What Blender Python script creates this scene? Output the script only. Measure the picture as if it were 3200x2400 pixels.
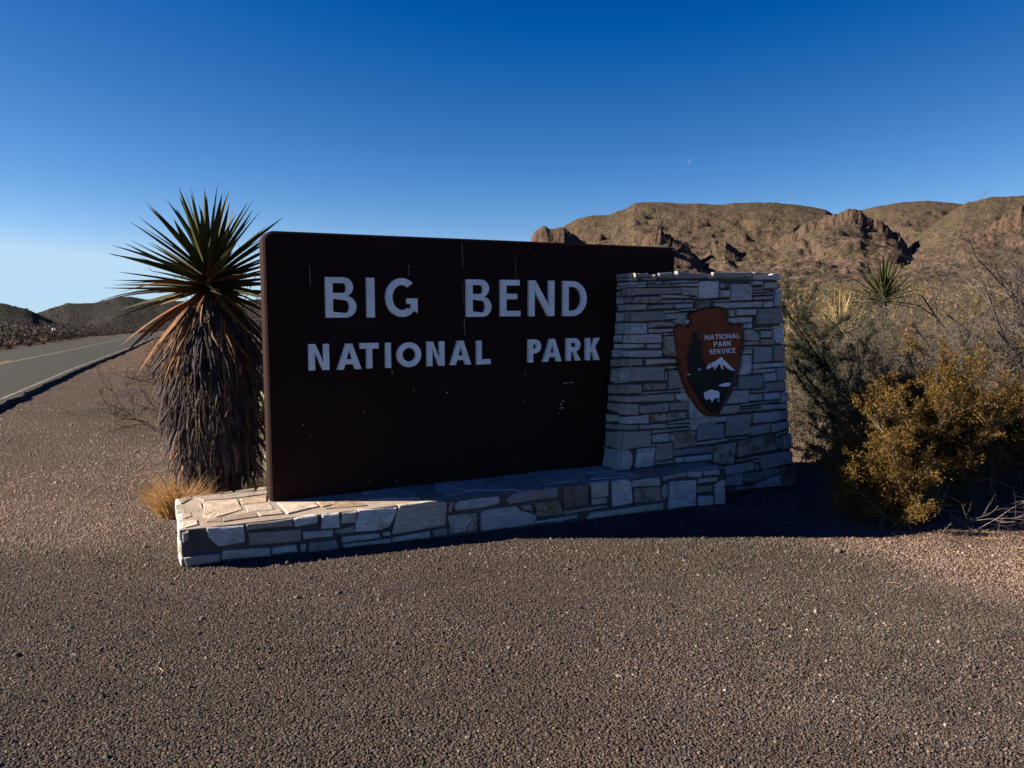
import bpy, math, random
import numpy as np
from mathutils import Vector, Matrix
from mathutils.geometry import tessellate_polygon

random.seed(7)
RNG = np.random.default_rng(11)
for o in list(bpy.data.objects):
    bpy.data.objects.remove(o)
SC = bpy.context.scene
COL = SC.collection
R = math.radians

# ------------------------------------------------------------------ camera
FPX, HORIZ, CAMH = 2450.0, 955.0, 1.6          # focal length and eye level in 3200 px wide picture units
PITCH = math.atan((1200 - HORIZ) / FPX)
cam_d = bpy.data.cameras.new('camera')
cam_d.sensor_width = 36.0
cam_d.lens = FPX / 3200 * 36
cam_d.clip_start = 0.05
cam_d.clip_end = 9000
cam = bpy.data.objects.new('camera', cam_d)
COL.objects.link(cam)
cam.location = (0, 0, CAMH)
cam.rotation_euler = (math.pi / 2 - PITCH, 0, 0)
SC.camera = cam

# ------------------------------------------------------------------ sky, sun, exposure
SUN_ELEV = 26.3
SUN_DIR = Vector((-1.0, -0.022, math.tan(R(SUN_ELEV)))).normalized()   # towards the sun
world = bpy.data.worlds.new('World')
SC.world = world
world.use_nodes = True
wn = world.node_tree.nodes
wl = world.node_tree.links
wn.clear()
sky = wn.new('ShaderNodeTexSky')
sky.sky_type = 'NISHITA'
sky.sun_disc = False
sky.sun_elevation = R(SUN_ELEV)
sky.sun_rotation = math.atan2(SUN_DIR.x, SUN_DIR.y)
sky.altitude = 900
sky.air_density = 0.7
sky.dust_density = 0.0
sky.ozone_density = 3.0
EXPOSURE = 1.62
# clear dry air; each channel of the whole dome goes through one response curve (the deep blue of the photograph)
SKY_STRENGTH = 0.1
sep = wn.new('ShaderNodeSeparateColor')
cmb = wn.new('ShaderNodeCombineColor')
wl.new(sky.outputs[0], sep.inputs[0])
for i_, (p_, k_, off_) in enumerate(((1.75, 0.0539, 0.038), (1.28, 0.0815, 0.044), (1.00, 0.1285, 0.015))):
    pw_ = wn.new('ShaderNodeMath')
    pw_.operation = 'POWER'
    pw_.inputs[1].default_value = p_
    ml_ = wn.new('ShaderNodeMath')
    ml_.operation = 'MULTIPLY'
    ml_.inputs[1].default_value = k_ / (SKY_STRENGTH * 2 ** EXPOSURE)
    mn_ = wn.new('ShaderNodeMath')
    mn_.operation = 'MINIMUM'
    mn_.inputs[1].default_value = (0.50, 0.72, 0.93)[i_] / (SKY_STRENGTH * 2 ** EXPOSURE)
    wl.new(sep.outputs[i_], pw_.inputs[0])
    wl.new(pw_.outputs[0], ml_.inputs[0])
    sb_ = wn.new('ShaderNodeMath')
    sb_.operation = 'SUBTRACT'
    sb_.use_clamp = False
    sb_.inputs[1].default_value = off_ / (SKY_STRENGTH * 2 ** EXPOSURE)
    mx_ = wn.new('ShaderNodeMath')
    mx_.operation = 'MAXIMUM'
    mx_.inputs[1].default_value = 0.0
    wl.new(ml_.outputs[0], sb_.inputs[0])
    wl.new(sb_.outputs[0], mx_.inputs[0])
    wl.new(mx_.outputs[0], mn_.inputs[0])
    wl.new(mn_.outputs[0], cmb.inputs[i_])
bg = wn.new('ShaderNodeBackground')
bg.inputs['Strength'].default_value = SKY_STRENGTH
wo = wn.new('ShaderNodeOutputWorld')
wl.new(cmb.outputs[0], bg.inputs['Color'])
wl.new(bg.outputs[0], wo.inputs['Surface'])

sun_d = bpy.data.lights.new('sun', 'SUN')
sun_d.energy = 5.0
sun_d.angle = R(0.53)
sun_d.color = (1.0, 0.86, 0.72)
sun = bpy.data.objects.new('sun', sun_d)
COL.objects.link(sun)
sun.rotation_euler = SUN_DIR.to_track_quat('Z', 'Y').to_euler()
sun.location = SUN_DIR * 50

SC.view_settings.view_transform = 'Standard'
SC.view_settings.look = 'None'
SC.view_settings.gamma = 1.0
SC.view_settings.exposure = EXPOSURE
SC.view_settings.use_curve_mapping = False
SC.render.engine = 'CYCLES'
SC.cycles.max_bounces = 6
SC.cycles.diffuse_bounces = 3
SC.cycles.transparent_max_bounces = 8

# ------------------------------------------------------------------ geometry of the view (to read real positions off measured points)
_cp, _sp = math.cos(PITCH), math.sin(PITCH)
EYE = np.array([0.0, 0.0, CAMH])


def ray(x, y):
    a = (x - 1600) / FPX
    b = (1200 - y) / FPX
    return np.array([a, _cp + b * _sp, -_sp + b * _cp])


def at(x, y, Y):
    """the place at depth Y metres in the direction of a measured point"""
    r = ray(x, y)
    return EYE + r * (Y / r[1])


def onplane(x, y, p0, n):
    r = ray(x, y)
    return EYE + r * (np.dot(p0 - EYE, n) / np.dot(r, n))


# ------------------------------------------------------------------ object helpers
ORIGIN = {}


def thing(name, loc, label, cat, group=None):
    o = bpy.data.objects.new(name, None)
    o.empty_display_size = 0.1
    COL.objects.link(o)
    o.location = tuple(float(v) for v in loc)
    o['label'] = label
    o['category'] = cat
    if group:
        o['group'] = group
    ORIGIN[o.name] = np.array(loc, float)
    return o


def tag(o, label, cat, group=None):
    o['label'] = label
    o['category'] = cat
    if group:
        o['group'] = group
    return o


def make_mesh(name, verts, faces, mats, smooth=False):
    me = bpy.data.meshes.new(name)
    if isinstance(faces, np.ndarray):
        v = np.asarray(verts, np.float32)
        k = faces.shape[1]
        me.vertices.add(len(v))
        me.vertices.foreach_set('co', v.ravel())
        me.loops.add(faces.size)
        me.loops.foreach_set('vertex_index', faces.astype(np.int32).ravel())
        me.polygons.add(len(faces))
        me.polygons.foreach_set('loop_start', np.arange(0, faces.size, k, dtype=np.int32))
        me.update(calc_edges=True)
    else:
        me.from_pydata([tuple(map(float, p)) for p in verts], [], [tuple(f) for f in faces])
        me.update()
    if not isinstance(mats, (list, tuple)):
        mats = [mats]
    for m in mats:
        me.materials.append(m)
    me.polygons.foreach_set('use_smooth', [bool(smooth)] * len(me.polygons))
    return me


def link(name, me, parent=None, kind=None):
    o = bpy.data.objects.new(name, me)
    COL.objects.link(o)
    if parent is not None:
        o.parent = parent
        ORIGIN[o.name] = ORIGIN.get(parent.name, np.zeros(3))
    if kind:
        o['kind'] = kind
    return o


def part(name, verts, faces, mats, parent=None, smooth=False, kind=None):
    v = np.asarray(verts, float)
    if parent is not None:
        v = v - ORIGIN.get(parent.name, np.zeros(3))
    return link(name, make_mesh(name, v, faces, mats, smooth), parent, kind)


def set_color(me, rgb):
    a = me.attributes.new('tint', 'FLOAT_COLOR', 'POINT')
    c = np.ones((len(rgb), 4), np.float32)
    c[:, :3] = rgb
    a.data.foreach_set('color', c.ravel())


def set_float(me, name, val):
    a = me.attributes.new(name, 'FLOAT', 'POINT')
    a.data.foreach_set('value', np.asarray(val, np.float32).ravel())


# ------------------------------------------------------------------ numeric noise
_T = RNG.random((256, 256))


def vnoise(x, y):
    xi = np.floor(x).astype(int)
    yi = np.floor(y).astype(int)
    fx = x - xi
    fy = y - yi
    fx = fx * fx * (3 - 2 * fx)
    fy = fy * fy * (3 - 2 * fy)
    a = _T[xi & 255, yi & 255]
    b = _T[(xi + 1) & 255, yi & 255]
    c = _T[xi & 255, (yi + 1) & 255]
    d = _T[(xi + 1) & 255, (yi + 1) & 255]
    return (a * (1 - fx) + b * fx) * (1 - fy) + (c * (1 - fx) + d * fx) * fy


def fbm(x, y, oct=4, gain=0.5):
    s = 0
    a = 1
    t = 0
    for i in range(oct):
        s = s + a * vnoise(x * 2 ** i + 17.3 * i, y * 2 ** i + 9.1 * i)
        t += a
        a *= gain
    return s / t - 0.5


def sstep(a, b, x):
    t = np.clip((x - a) / (b - a), 0, 1)
    return t * t * (3 - 2 * t)


# ------------------------------------------------------------------ materials
class N:
    """small node builder"""

    def __init__(self, name):
        self.m = bpy.data.materials.new(name)
        self.m.use_nodes = True
        self.t = self.m.node_tree
        self.b = self.t.nodes['Principled BSDF']
        self.out = self.t.nodes['Material Output']

    def n(self, typ, **kw):
        nd = self.t.nodes.new(typ)
        for k, v in kw.items():
            if k in nd.inputs:
                nd.inputs[k].default_value = v
            else:
                setattr(nd, k, v)
        return nd

    def l(self, a, b):
        self.t.links.new(a, b)

    def coord(self, kind='Object', scale=(1, 1, 1), rnd=False):
        tc = self.n('ShaderNodeTexCoord')
        mp = self.n('ShaderNodeMapping')
        mp.inputs['Scale'].default_value = scale
        self.l(tc.outputs[kind], mp.inputs['Vector'])
        if rnd:
            oi = self.n('ShaderNodeObjectInfo')
            mu = self.n('ShaderNodeVectorMath', operation='SCALE')
            cb = self.n('ShaderNodeCombineXYZ')
            for i in range(3):
                self.l(oi.outputs['Random'], cb.inputs[i])
            self.l(cb.outputs[0], mu.inputs[0])
            mu.inputs['Scale'].default_value = 37.0
            self.l(mu.outputs[0], mp.inputs['Location'])
        return mp.outputs[0]

    def noise(self, vec, scale, detail=4, rough=0.55, dist=0.0):
        nd = self.n('ShaderNodeTexNoise')
        nd.inputs['Scale'].default_value = scale
        nd.inputs['Detail'].default_value = detail
        nd.inputs['Roughness'].default_value = rough
        nd.inputs['Distortion'].default_value = dist
        self.l(vec, nd.inputs['Vector'])
        return nd.outputs['Fac']

    def voro(self, vec, scale, feature='F1'):
        nd = self.n('ShaderNodeTexVoronoi', feature=feature)
        nd.inputs['Scale'].default_value = scale
        self.l(vec, nd.inputs['Vector'])
        return nd

    def ramp(self, fac, stops, interp='LINEAR'):
        nd = self.n('ShaderNodeValToRGB')
        cr = nd.color_ramp
        cr.interpolation = interp
        while len(cr.elements) < len(stops):
            cr.elements.new(0.5)
        for e, (p, c) in zip(cr.elements, stops):
            e.position = p
            e.color = (*c, 1) if not np.isscalar(c) else (c, c, c, 1)
        self.l(fac, nd.inputs['Fac'])
        return nd.outputs['Color']

    def mix(self, fac, a, b, mode='MIX'):
        nd = self.n('ShaderNodeMix', data_type='RGBA', blend_type=mode)
        if np.isscalar(fac):
            nd.inputs[0].default_value = fac
        else:
            self.l(fac, nd.inputs[0])
        for s, i in ((a, 6), (b, 7)):
            if isinstance(s, tuple):
                nd.inputs[i].default_value = (*s, 1)
            else:
                self.l(s, nd.inputs[i])
        return nd.outputs[2]

    def math(self, op, a, b=None):
        nd = self.n('ShaderNodeMath', operation=op)
        for s, i in ((a, 0), (b, 1)):
            if s is None:
                continue
            if np.isscalar(s):
                nd.inputs[i].default_value = s
            else:
                self.l(s, nd.inputs[i])
        return nd.outputs[0]

    def attr(self, name):
        nd = self.n('ShaderNodeAttribute', attribute_name=name)
        return nd

    def bump(self, h, strength=0.5, dist=0.01, prev=None):
        nd = self.n('ShaderNodeBump')
        nd.inputs['Strength'].default_value = strength
        nd.inputs['Distance'].default_value = dist
        self.l(h, nd.inputs['Height'])
        if prev is not None:
            self.l(prev, nd.inputs['Normal'])
        return nd.outputs[0]

    def done(self, color=None, rough=0.85, normal=None, spec=0.2):
        if color is not None:
            if isinstance(color, tuple):
                self.b.inputs['Base Color'].default_value = (*color, 1)
            else:
                self.l(color, self.b.inputs['Base Color'])
        self.b.inputs['Roughness'].default_value = rough
        self.b.inputs['Specular IOR Level'].default_value = spec
        if normal is not None:
            self.l(normal, self.b.inputs['Normal'])
        return self.m


def mat_plain(name, c, var=0.25, scale=8.0, rough=0.8, bump=0.3, bscale=40.0, spec=0.2, dist=0.004):
    k = N(name)
    v = k.coord()
    f = k.noise(v, scale)
    lo = tuple(x * (1 - var) for x in c)
    hi = tuple(x * (1 + var) for x in c)
    col = k.ramp(f, [(0.3, lo), (0.7, hi)])
    return k.done(col, rough, k.bump(k.noise(v, bscale), bump, dist), spec)


def mat_plant(name, c, var=0.35, trans=0.25, rough=0.6, spec=0.25):
    """leaf or stem colour, with some light passing through"""
    k = N(name)
    v = k.coord()
    f = k.noise(v, 9.0, 3)
    oi = k.n('ShaderNodeObjectInfo')
    f2 = k.math('ADD', k.math('MULTIPLY', f, 0.7), k.math('MULTIPLY', oi.outputs['Random'], 0.3))
    lo = tuple(x * (1 - var) for x in c)
    hi = tuple(x * (1 + var) for x in c)
    col = k.ramp(f2, [(0.25, lo), (0.75, hi)])
    k.done(col, rough, None, spec)
    if trans:
        tr = k.n('ShaderNodeBsdfTranslucent')
        k.l(col, tr.inputs['Color'])
        mx = k.n('ShaderNodeMixShader')
        mx.inputs[0].default_value = trans
        k.l(k.b.outputs[0], mx.inputs[1])
        k.l(tr.outputs[0], mx.inputs[2])
        k.l(mx.outputs[0], k.out.inputs['Surface'])
    return k.m


def mat_stone(name, base, tint, lichen=None, amount=0.0):
    k = N(name)
    v = k.coord(rnd=True)
    vs = k.coord(scale=(1.2, 1.2, 9.0), rnd=True)
    oi = k.n('ShaderNodeObjectInfo')
    c0 = k.ramp(oi.outputs['Random'], [(0.0, (base[0] * .60, base[1] * .55, base[2] * .48)), (0.12, (base[0] * .60, base[1] * .55, base[2] * .48)), (0.2, base), (0.4, tint), (0.55, tuple(x * 0.50 for x in tint)), (0.7, (base[0] * .92, base[1] * .84, base[2] * .72)), (0.85, tint), (1.0, tuple(min(1, x * 1.2) for x in base))])
    grain = k.noise(vs, 7.0, 5, 0.6)
    c1 = k.mix(0.75, c0, k.ramp(grain, [(0.25, (0.42, 0.42, 0.44)), (0.72, (1.28, 1.26, 1.22))]), 'MULTIPLY')
    blot = k.noise(v, 8.0, 5, 0.7, 0.6)
    c2 = k.mix(k.ramp(blot, [(0.48, 0.0), (0.64, 0.6)]), c1, (base[0] * 0.5, base[1] * 0.45, base[2] * 0.4))
    speck = k.noise(v, 60.0, 3, 0.7)
    c3 = k.mix(k.ramp(speck, [(0.60, 0.0), (0.72, 0.5)]), c2, (0.05, 0.045, 0.04))
    if lichen:
        ln = k.noise(v, 9.0, 5, 0.7, 0.8)
        c3 = k.mix(k.ramp(ln, [(0.55 - amount * 0.2, 0.0), (0.62 - amount * 0.2, 0.9)]), c3, lichen)
        ln2 = k.noise(v, 21.0, 3, 0.6, 0.5)
        c3 = k.mix(k.ramp(ln2, [(0.62, 0.0), (0.67, 0.8)]), c3, (0.42, 0.40, 0.36))
    b1 = k.bump(grain, 0.5, 0.012)
    b2 = k.bump(k.noise(v, 45.0, 5, 0.7), 0.6, 0.008, b1)
    b2 = k.bump(blot, 0.5, 0.02, b2)
    return k.done(c3, 0.88, b2, 0.15)


M = {}
M['stone'] = mat_stone('field stone', (0.55, 0.565, 0.535), (0.46, 0.485, 0.475))
M['flag'] = mat_stone('flag stone', (0.47, 0.385, 0.295), (0.43, 0.37, 0.305))
M['lichen'] = mat_stone('lichen stone', (0.44, 0.40, 0.34), (0.42, 0.38, 0.32), (0.17, 0.135, 0.065), 0.25)
M['russet'] = mat_stone('russet stone', (0.40, 0.345, 0.29), (0.36, 0.33, 0.29), (0.15, 0.10, 0.07), 0.2)


def mk(nm, lo, hi):
    k = N(nm)
    v = k.coord()
    f = k.noise(v, 6.0, 5, 0.6)
    c = k.ramp(f, [(0.3, lo), (0.7, hi)])
    return k.done(c, 0.95, k.bump(k.noise(v, 70, 5, 0.75), 0.8, 0.01), 0.1)


M['mortar'] = mk('mortar', (0.06, 0.058, 0.055), (0.12, 0.114, 0.105))  # darker copy for shaded walls; shade of the joints put into the colour
M['sunlit_mortar'] = mk('sunlit mortar', (0.26, 0.215, 0.172), (0.38, 0.315, 0.25))  # lighter copy of the mortar, coloured as sunlit, for the base top


def mk():
    # dark brown painted slab, faint vertical streaks, scuffs
    k = N('brown sign paint')
    v = k.coord()
    vz = k.coord(scale=(9, 9, 0.5))
    s = k.noise(vz, 2.2, 4, 0.6)
    f = k.noise(v, 2.0, 5, 0.6)
    c = k.ramp(f, [(0.3, (0.0175, 0.0086, 0.0073)), (0.7, (0.0245, 0.0120, 0.0102))])
    c = k.mix(k.ramp(s, [(0.58, 0.0), (0.72, 0.35)]), c, (0.028, 0.015, 0.0125))
    sc = k.noise(k.coord(scale=(3, 3, 1)), 14.0, 4, 0.7)
    c = k.mix(k.ramp(sc, [(0.72, 0.0), (0.76, 0.5)]), c, (0.12, 0.08, 0.06))
    return k.done(c, 0.88, k.bump(k.noise(v, 110, 4, 0.7), 0.45, 0.003), 0.08)


M['slab'] = mk()
M['letter'] = mat_plain('white letter paint', (0.78, 0.82, 0.77), 0.12, 12, 0.6, 0.15, 90)
M['chip'] = mat_plain('bare chipped plaster', (0.5, 0.42, 0.36), 0.3, 30)
M['drip'] = mat_plain('pale weather streak', (0.20, 0.15, 0.125), 0.3, 30)
M['arrow'] = mat_plain('arrowhead brown paint', (0.195, 0.046, 0.013), 0.18, 6, 0.7, 0.25, 60)
M['arrow_edge'] = mat_plain('arrowhead chipped rim', (0.115, 0.036, 0.014), 0.45, 12, 0.8, 0.6, 40)
M['arrow_dark'] = mat_plain('dark green enamel', (0.012, 0.016, 0.012), 0.2, 8, 0.6, 0.1)
M['arrow_white'] = mat_plain('white enamel', (0.86, 0.86, 0.86), 0.06, 10, 0.55, 0.1)


def mk():
    k = N('gravel ground')
    v = k.coord()
    soil = k.attr('soil').outputs['Fac']
    vor = k.voro(v, 75.0)
    vor2 = k.voro(v, 34.0)
    big = k.noise(v, 0.55, 5, 0.6)
    mid = k.noise(v, 4.0, 5, 0.65)
    cell = k.ramp(vor.outputs['Color'], [(0.0, (0.030, 0.025, 0.021)), (0.5, (0.062, 0.051, 0.043)), (0.9, (0.12, 0.098, 0.082)), (1.0, (0.22, 0.185, 0.16))])
    c = k.mix(k.ramp(big, [(0.35, 0.0), (0.65, 0.5)]), cell, (0.105, 0.078, 0.053))
    c = k.mix(k.ramp(mid, [(0.45, 0.0), (0.7, 0.45)]), c, (0.045, 0.037, 0.032))
    dirt = k.mix(k.ramp(mid, [(0.3, 0.0), (0.7, 1.0)]), (0.105, 0.070, 0.043), (0.19, 0.128, 0.080))
    dirt = k.mix(0.35, dirt, cell)
    c = k.mix(soil, c, dirt)
    c = k.mix(k.attr('plain').outputs['Fac'], c, k.mix(k.ramp(mid, [(0.35, 0.0), (0.65, 1.0)]), (0.085, 0.060, 0.028), (0.055, 0.045, 0.022)))
    h = k.math('SUBTRACT', 1.0, vor.outputs['Distance'])
    b = k.bump(h, 1.0, 0.035)
    b = k.bump(k.math('SUBTRACT', 1.0, vor2.outputs['Distance']), 0.3, 0.02, b)
    b = k.bump(k.noise(v, 12, 5, 0.7), 0.4, 0.06, b)
    return k.done(c, 0.95, b, 0.1)


M['ground'] = mk()


def mk():
    k = N('pebble')
    a = k.attr('tint')
    v = k.coord()
    f = k.noise(v, 150, 3, 0.6)
    c = k.mix(0.6, a.outputs['Color'], k.ramp(f, [(0.3, (0.6, 0.6, 0.6)), (0.7, (1.25, 1.22, 1.2))]), 'MULTIPLY')
    return k.done(c, 0.9, None, 0.12)


M['pebble'] = mk()


def mk():
    k = N('worn asphalt')
    v = k.coord()
    vor = k.voro(v, 60.0)
    f = k.noise(v, 0.5, 5, 0.6)
    c = k.ramp(vor.outputs['Color'], [(0.0, (0.012, 0.014, 0.009)), (0.5, (0.025, 0.027, 0.018)), (1.0, (0.060, 0.060, 0.044))])
    c = k.mix(k.ramp(f, [(0.35, 0.0), (0.7, 0.6)]), c, (0.026, 0.028, 0.019))
    cr = k.voro(k.coord(), 0.35, 'DISTANCE_TO_EDGE')
    c = k.mix(k.ramp(cr.outputs['Distance'], [(0.0, 0.6), (0.012, 0.0)]), c, (0.03, 0.03, 0.028))
    return k.done(c, 0.9, k.bump(vor.outputs['Distance'], 0.6, 0.01), 0.2)


M['asphalt'] = mk()
M['yellow_line'] = mat_plain('worn yellow line', (0.15, 0.118, 0.060), 0.35, 3)
M['white_line'] = mat_plain('worn white line', (0.135, 0.125, 0.105), 0.5, 3)


def mk_hill(name, grass, soil, green, rock, sc=1.0, bump=1.0):
    k = N(name)
    v = k.coord()
    big = k.noise(v, 0.011 * sc, 5, 0.6)
    mid = k.noise(v, 0.06 * sc, 5, 0.65)
    fine = k.noise(v, 0.5 * sc, 4, 0.7)
    rk = k.attr('rock').outputs['Fac']
    c = k.mix(k.ramp(big, [(0.38, 0.0), (0.62, 1.0)]), grass, soil)
    hg = k.attr('high').outputs['Fac']
    c = k.mix(k.math('MULTIPLY', k.ramp(hg, [(0.55, 0.0), (1.0, 1.0)]), k.ramp(big, [(0.35, 0.1), (0.65, 0.8)])), c, tuple(a_ * .35 + b_ * .65 for a_, b_ in zip(grass, green)))
    c = k.mix(k.ramp(mid, [(0.48, 0.0), (0.66, 0.75)]), c, green)
    c = k.mix(k.ramp(fine, [(0.46, 0.0), (0.60, 0.9)]), c, tuple(x * 0.33 for x in green))
    pale = k.noise(v, 0.23 * sc, 4, 0.7)
    c = k.mix(k.ramp(pale, [(0.58, 0.0), (0.72, 0.55)]), c, tuple(min(1, x * 1.5) for x in soil))
    rc = k.mix(k.ramp(k.noise(k.coord(scale=(1, 1, 0.25)), 0.25 * sc, 5, 0.7), [(0.35, 0.0), (0.65, 1.0)]), tuple(x * 0.5 for x in rock), rock)
    c = k.mix(rk, c, rc)
    b = k.bump(mid, 0.7 * bump, 6.0 / sc)
    b = k.bump(fine, 0.8 * bump, 2.0 / sc, b)
    return k.done(c, 0.95, b, 0.05)


M['mountain'] = mk_hill('mountain slope', (0.098, 0.071, 0.045), (0.124, 0.082, 0.066), (0.052, 0.050, 0.025), (0.115, 0.075, 0.056))
M['hill'] = mk_hill('low hill', (0.026, 0.026, 0.021), (0.040, 0.031, 0.028), (0.019, 0.023, 0.015), (0.045, 0.036, 0.031), 2.0)
M['hill_dot'] = mat_plant('low hill shrub', (0.014, 0.016, 0.010), 0.4, 0.0, 0.9, 0.05)
M['scrub_dot'] = mat_plant('hillside shrub', (0.030, 0.031, 0.014), 0.4, 0.0)

M['yucca_leaf'] = mat_plant('yucca leaf', (0.060, 0.062, 0.020), 0.4, 0.18, 0.6, 0.15)
M['yucca_brown'] = mat_plant('dying yucca leaf', (0.20, 0.088, 0.028), 0.4, 0.3, 0.7, 0.2)
M['yucca_grey'] = mat_plant('dead yucca leaf', (0.056, 0.046, 0.047), 0.5, 0.12, 0.8, 0.15)
M['yucca_straw'] = mat_plant('straw yucca leaf', (0.20, 0.135, 0.085), 0.45, 0.2, 0.8, 0.15)
M['trunk'] = mat_plain('yucca trunk', (0.04, 0.028, 0.024), 0.5, 14, 0.9, 0.9, 30, 0.1, 0.02)
M['straw'] = mat_plant('dry grass', (0.50, 0.31, 0.13), 0.35, 0.3, 0.7, 0.2)
M['plain_grass'] = mat_plant('plain grass', (0.165, 0.115, 0.048), 0.35, 0.2)
M['verge'] = mat_plant('verge grass', (0.25, 0.165, 0.095), 0.35, 0.15)
M['pale_blade'] = mat_plant('pale rosette leaf', (0.30, 0.225, 0.085), 0.3, 0.25)
M['grey_twig'] = mat_plant('grey twig', (0.155, 0.128, 0.108), 0.35, 0.0, 0.85, 0.15)
M['dark_twig'] = mat_plant('dark twig', (0.05, 0.042, 0.034), 0.4, 0.0, 0.85, 0.15)
M['mesquite_twig'] = mat_plant('mesquite twig', (0.085, 0.070, 0.062), 0.4, 0.0, 0.85, 0.15)
M['brown_twig'] = mat_plant('brown twig', (0.090, 0.055, 0.030), 0.4, 0.0, 0.85, 0.15)
M['orange_leaf'] = mat_plant('orange brown leaf', (0.118, 0.070, 0.010), 0.45, 0.25)
M['dark_leaf'] = mat_plant('dark green leaf', (0.026, 0.033, 0.015), 0.45, 0.15)
M['grey_leaf'] = mat_plant('grey green leaf', (0.085, 0.078, 0.050), 0.45, 0.15)
M['olive_leaf'] = mat_plant('olive leaf', (0.080, 0.064, 0.018), 0.4, 0.25)
M['brush'] = mat_plant('roadside brush', (0.026, 0.0155, 0.0105), 0.5, 0.15)
M['pad'] = mat_plain('cactus pad', (0.13, 0.155, 0.065), 0.25, 9, 0.6, 0.2)
M['spine'] = mat_plain('cactus spine', (0.5, 0.42, 0.28), 0.1)
M['steel'] = mat_plain('dark steel post', (0.02, 0.018, 0.016), 0.2)
M['wood'] = mat_plain('weathered pole', (0.06, 0.045, 0.035), 0.3)
M['sign_white'] = mat_plain('white road sign', (0.55, 0.55, 0.55), 0.1)
M['sign_dark'] = mat_plain('dark road sign print', (0.03, 0.035, 0.05), 0.1)
M['sign_border'] = mat_plain('dark red road sign border', (0.09, 0.03, 0.028), 0.1)


def mk():
    k = N('day moon')
    d = k.n('ShaderNodeBsdfDiffuse')
    f = k.noise(k.coord(), 0.12, 4)
    k.l(k.ramp(f, [(0.3, (0.55, 0.55, 0.55)), (0.7, (0.85, 0.85, 0.85))]), d.inputs['Color'])
    t = k.n('ShaderNodeBsdfTransparent')
    mx = k.n('ShaderNodeMixShader')
    mx.inputs[0].default_value = 0.028
    k.l(t.outputs[0], mx.inputs[1])
    k.l(d.outputs[0], mx.inputs[2])
    k.l(mx.outputs[0], k.out.inputs['Surface'])
    return k.m


M['moon'] = mk()

# ------------------------------------------------------------------ the lie of the land
AX, AY = -2.047, 4.686                         # left front foot of the stone base, height 0
ZB = 0.2318                                    # top of the stone base
RD = np.array([-0.386, 0.922])
ROADR = [(2.95, -14.0), (-8.96, 13.6), (-14.06, 25.4), (-25.75, 53.6), (-43.4, 95.1), (-72, 170), (-100, 260)]   # right edge of the road


def road_edge_x(Y):
    ys = np.array([p[1] for p in ROADR])
    xs = np.array([p[0] for p in ROADR])
    return np.interp(Y, ys, xs)


def road_dist(X, Y):
    """metres right of the road's right edge (negative: on or beyond the road)"""
    return (X - road_edge_x(Y)) * 0.918


def gplane(X, Y):
    lo = -7.5 - 0.0135 * np.maximum(0, np.hypot(X, Y) - 230)
    return np.minimum(np.maximum(-0.00836 * (X - AX) - 0.0301 * (Y - AY), lo), 0.4)


def gz(X, Y, rough=True):
    X = np.asarray(X, float)
    Y = np.asarray(Y, float)
    p = gplane(X, Y)
    r = np.hypot(X, Y)
    az = np.degrees(np.arctan2(X, Y))
    w = sstep(-16, -1, az) * (1 - sstep(120, 170, np.abs(az)))
    cl = -0.088 + 0.036 * np.maximum(0, r - 13) * sstep(0, 20, az)
    z = p * (1 - w) + np.maximum(p, cl) * w
    if rough:
        rd = road_dist(X, Y)
        off = np.clip(np.maximum(rd - 0.6, -rd - 7.2), 0, 3) / 3
        z = z + fbm(X * 0.45, Y * 0.45, 4) * 0.10 * sstep(7.5, 14, r) * off + fbm(X * 0.05, Y * 0.05, 3) * 0.8 * sstep(30, 80, r) * off
        z = z + fbm(X * 1.3, Y * 1.3, 3) * 0.022 * (1 - sstep(10, 16, r)) * off
    return z


# ground sheet: rings round the viewer out to the horizon
azs = np.concatenate([np.arange(-180, -52, 4.0), np.arange(-52, 52, 0.6), np.arange(52, 180, 4.0)])
rads = np.concatenate([[0.0], np.geomspace(0.4, 3500, 150)])
A, Rr = np.meshgrid(np.radians(azs), rads)
GX, GY = Rr * np.sin(A), Rr * np.cos(A)
GZ = gz(GX, GY)
na, nr = len(azs), len(rads)
idx = np.arange(na * nr).reshape(nr, na)
nxt = np.roll(idx, -1, axis=1)
quads = np.stack([idx[:-1], idx[1:], nxt[1:], nxt[:-1]], -1).reshape(-1, 4)
g_me = make_mesh('ground', np.stack([GX, GY, GZ], -1).reshape(-1, 3), quads[:, ::-1], M['ground'], True)


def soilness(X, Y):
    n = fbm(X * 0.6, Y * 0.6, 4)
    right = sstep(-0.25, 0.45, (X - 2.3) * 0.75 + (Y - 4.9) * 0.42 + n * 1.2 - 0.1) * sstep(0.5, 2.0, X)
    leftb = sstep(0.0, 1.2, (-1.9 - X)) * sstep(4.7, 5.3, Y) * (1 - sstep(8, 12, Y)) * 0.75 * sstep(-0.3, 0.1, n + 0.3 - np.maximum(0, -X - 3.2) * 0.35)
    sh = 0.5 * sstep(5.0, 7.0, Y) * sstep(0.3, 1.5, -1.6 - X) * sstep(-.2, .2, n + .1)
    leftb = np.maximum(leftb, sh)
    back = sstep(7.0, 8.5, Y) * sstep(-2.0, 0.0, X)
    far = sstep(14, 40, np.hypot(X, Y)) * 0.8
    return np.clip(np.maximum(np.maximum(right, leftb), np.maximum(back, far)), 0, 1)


set_float(g_me, 'soil', soilness(GX, GY).ravel())
_rr = np.hypot(GX, GY)
set_float(g_me, 'plain', (sstep(11, 24, _rr) * np.clip(sstep(-20, -5, np.degrees(np.arctan2(GX, GY))) + (road_dist(GX, GY) < -9), 0, 1) * 0.9).ravel())
ground = link('ground', g_me, None, 'structure')

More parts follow.
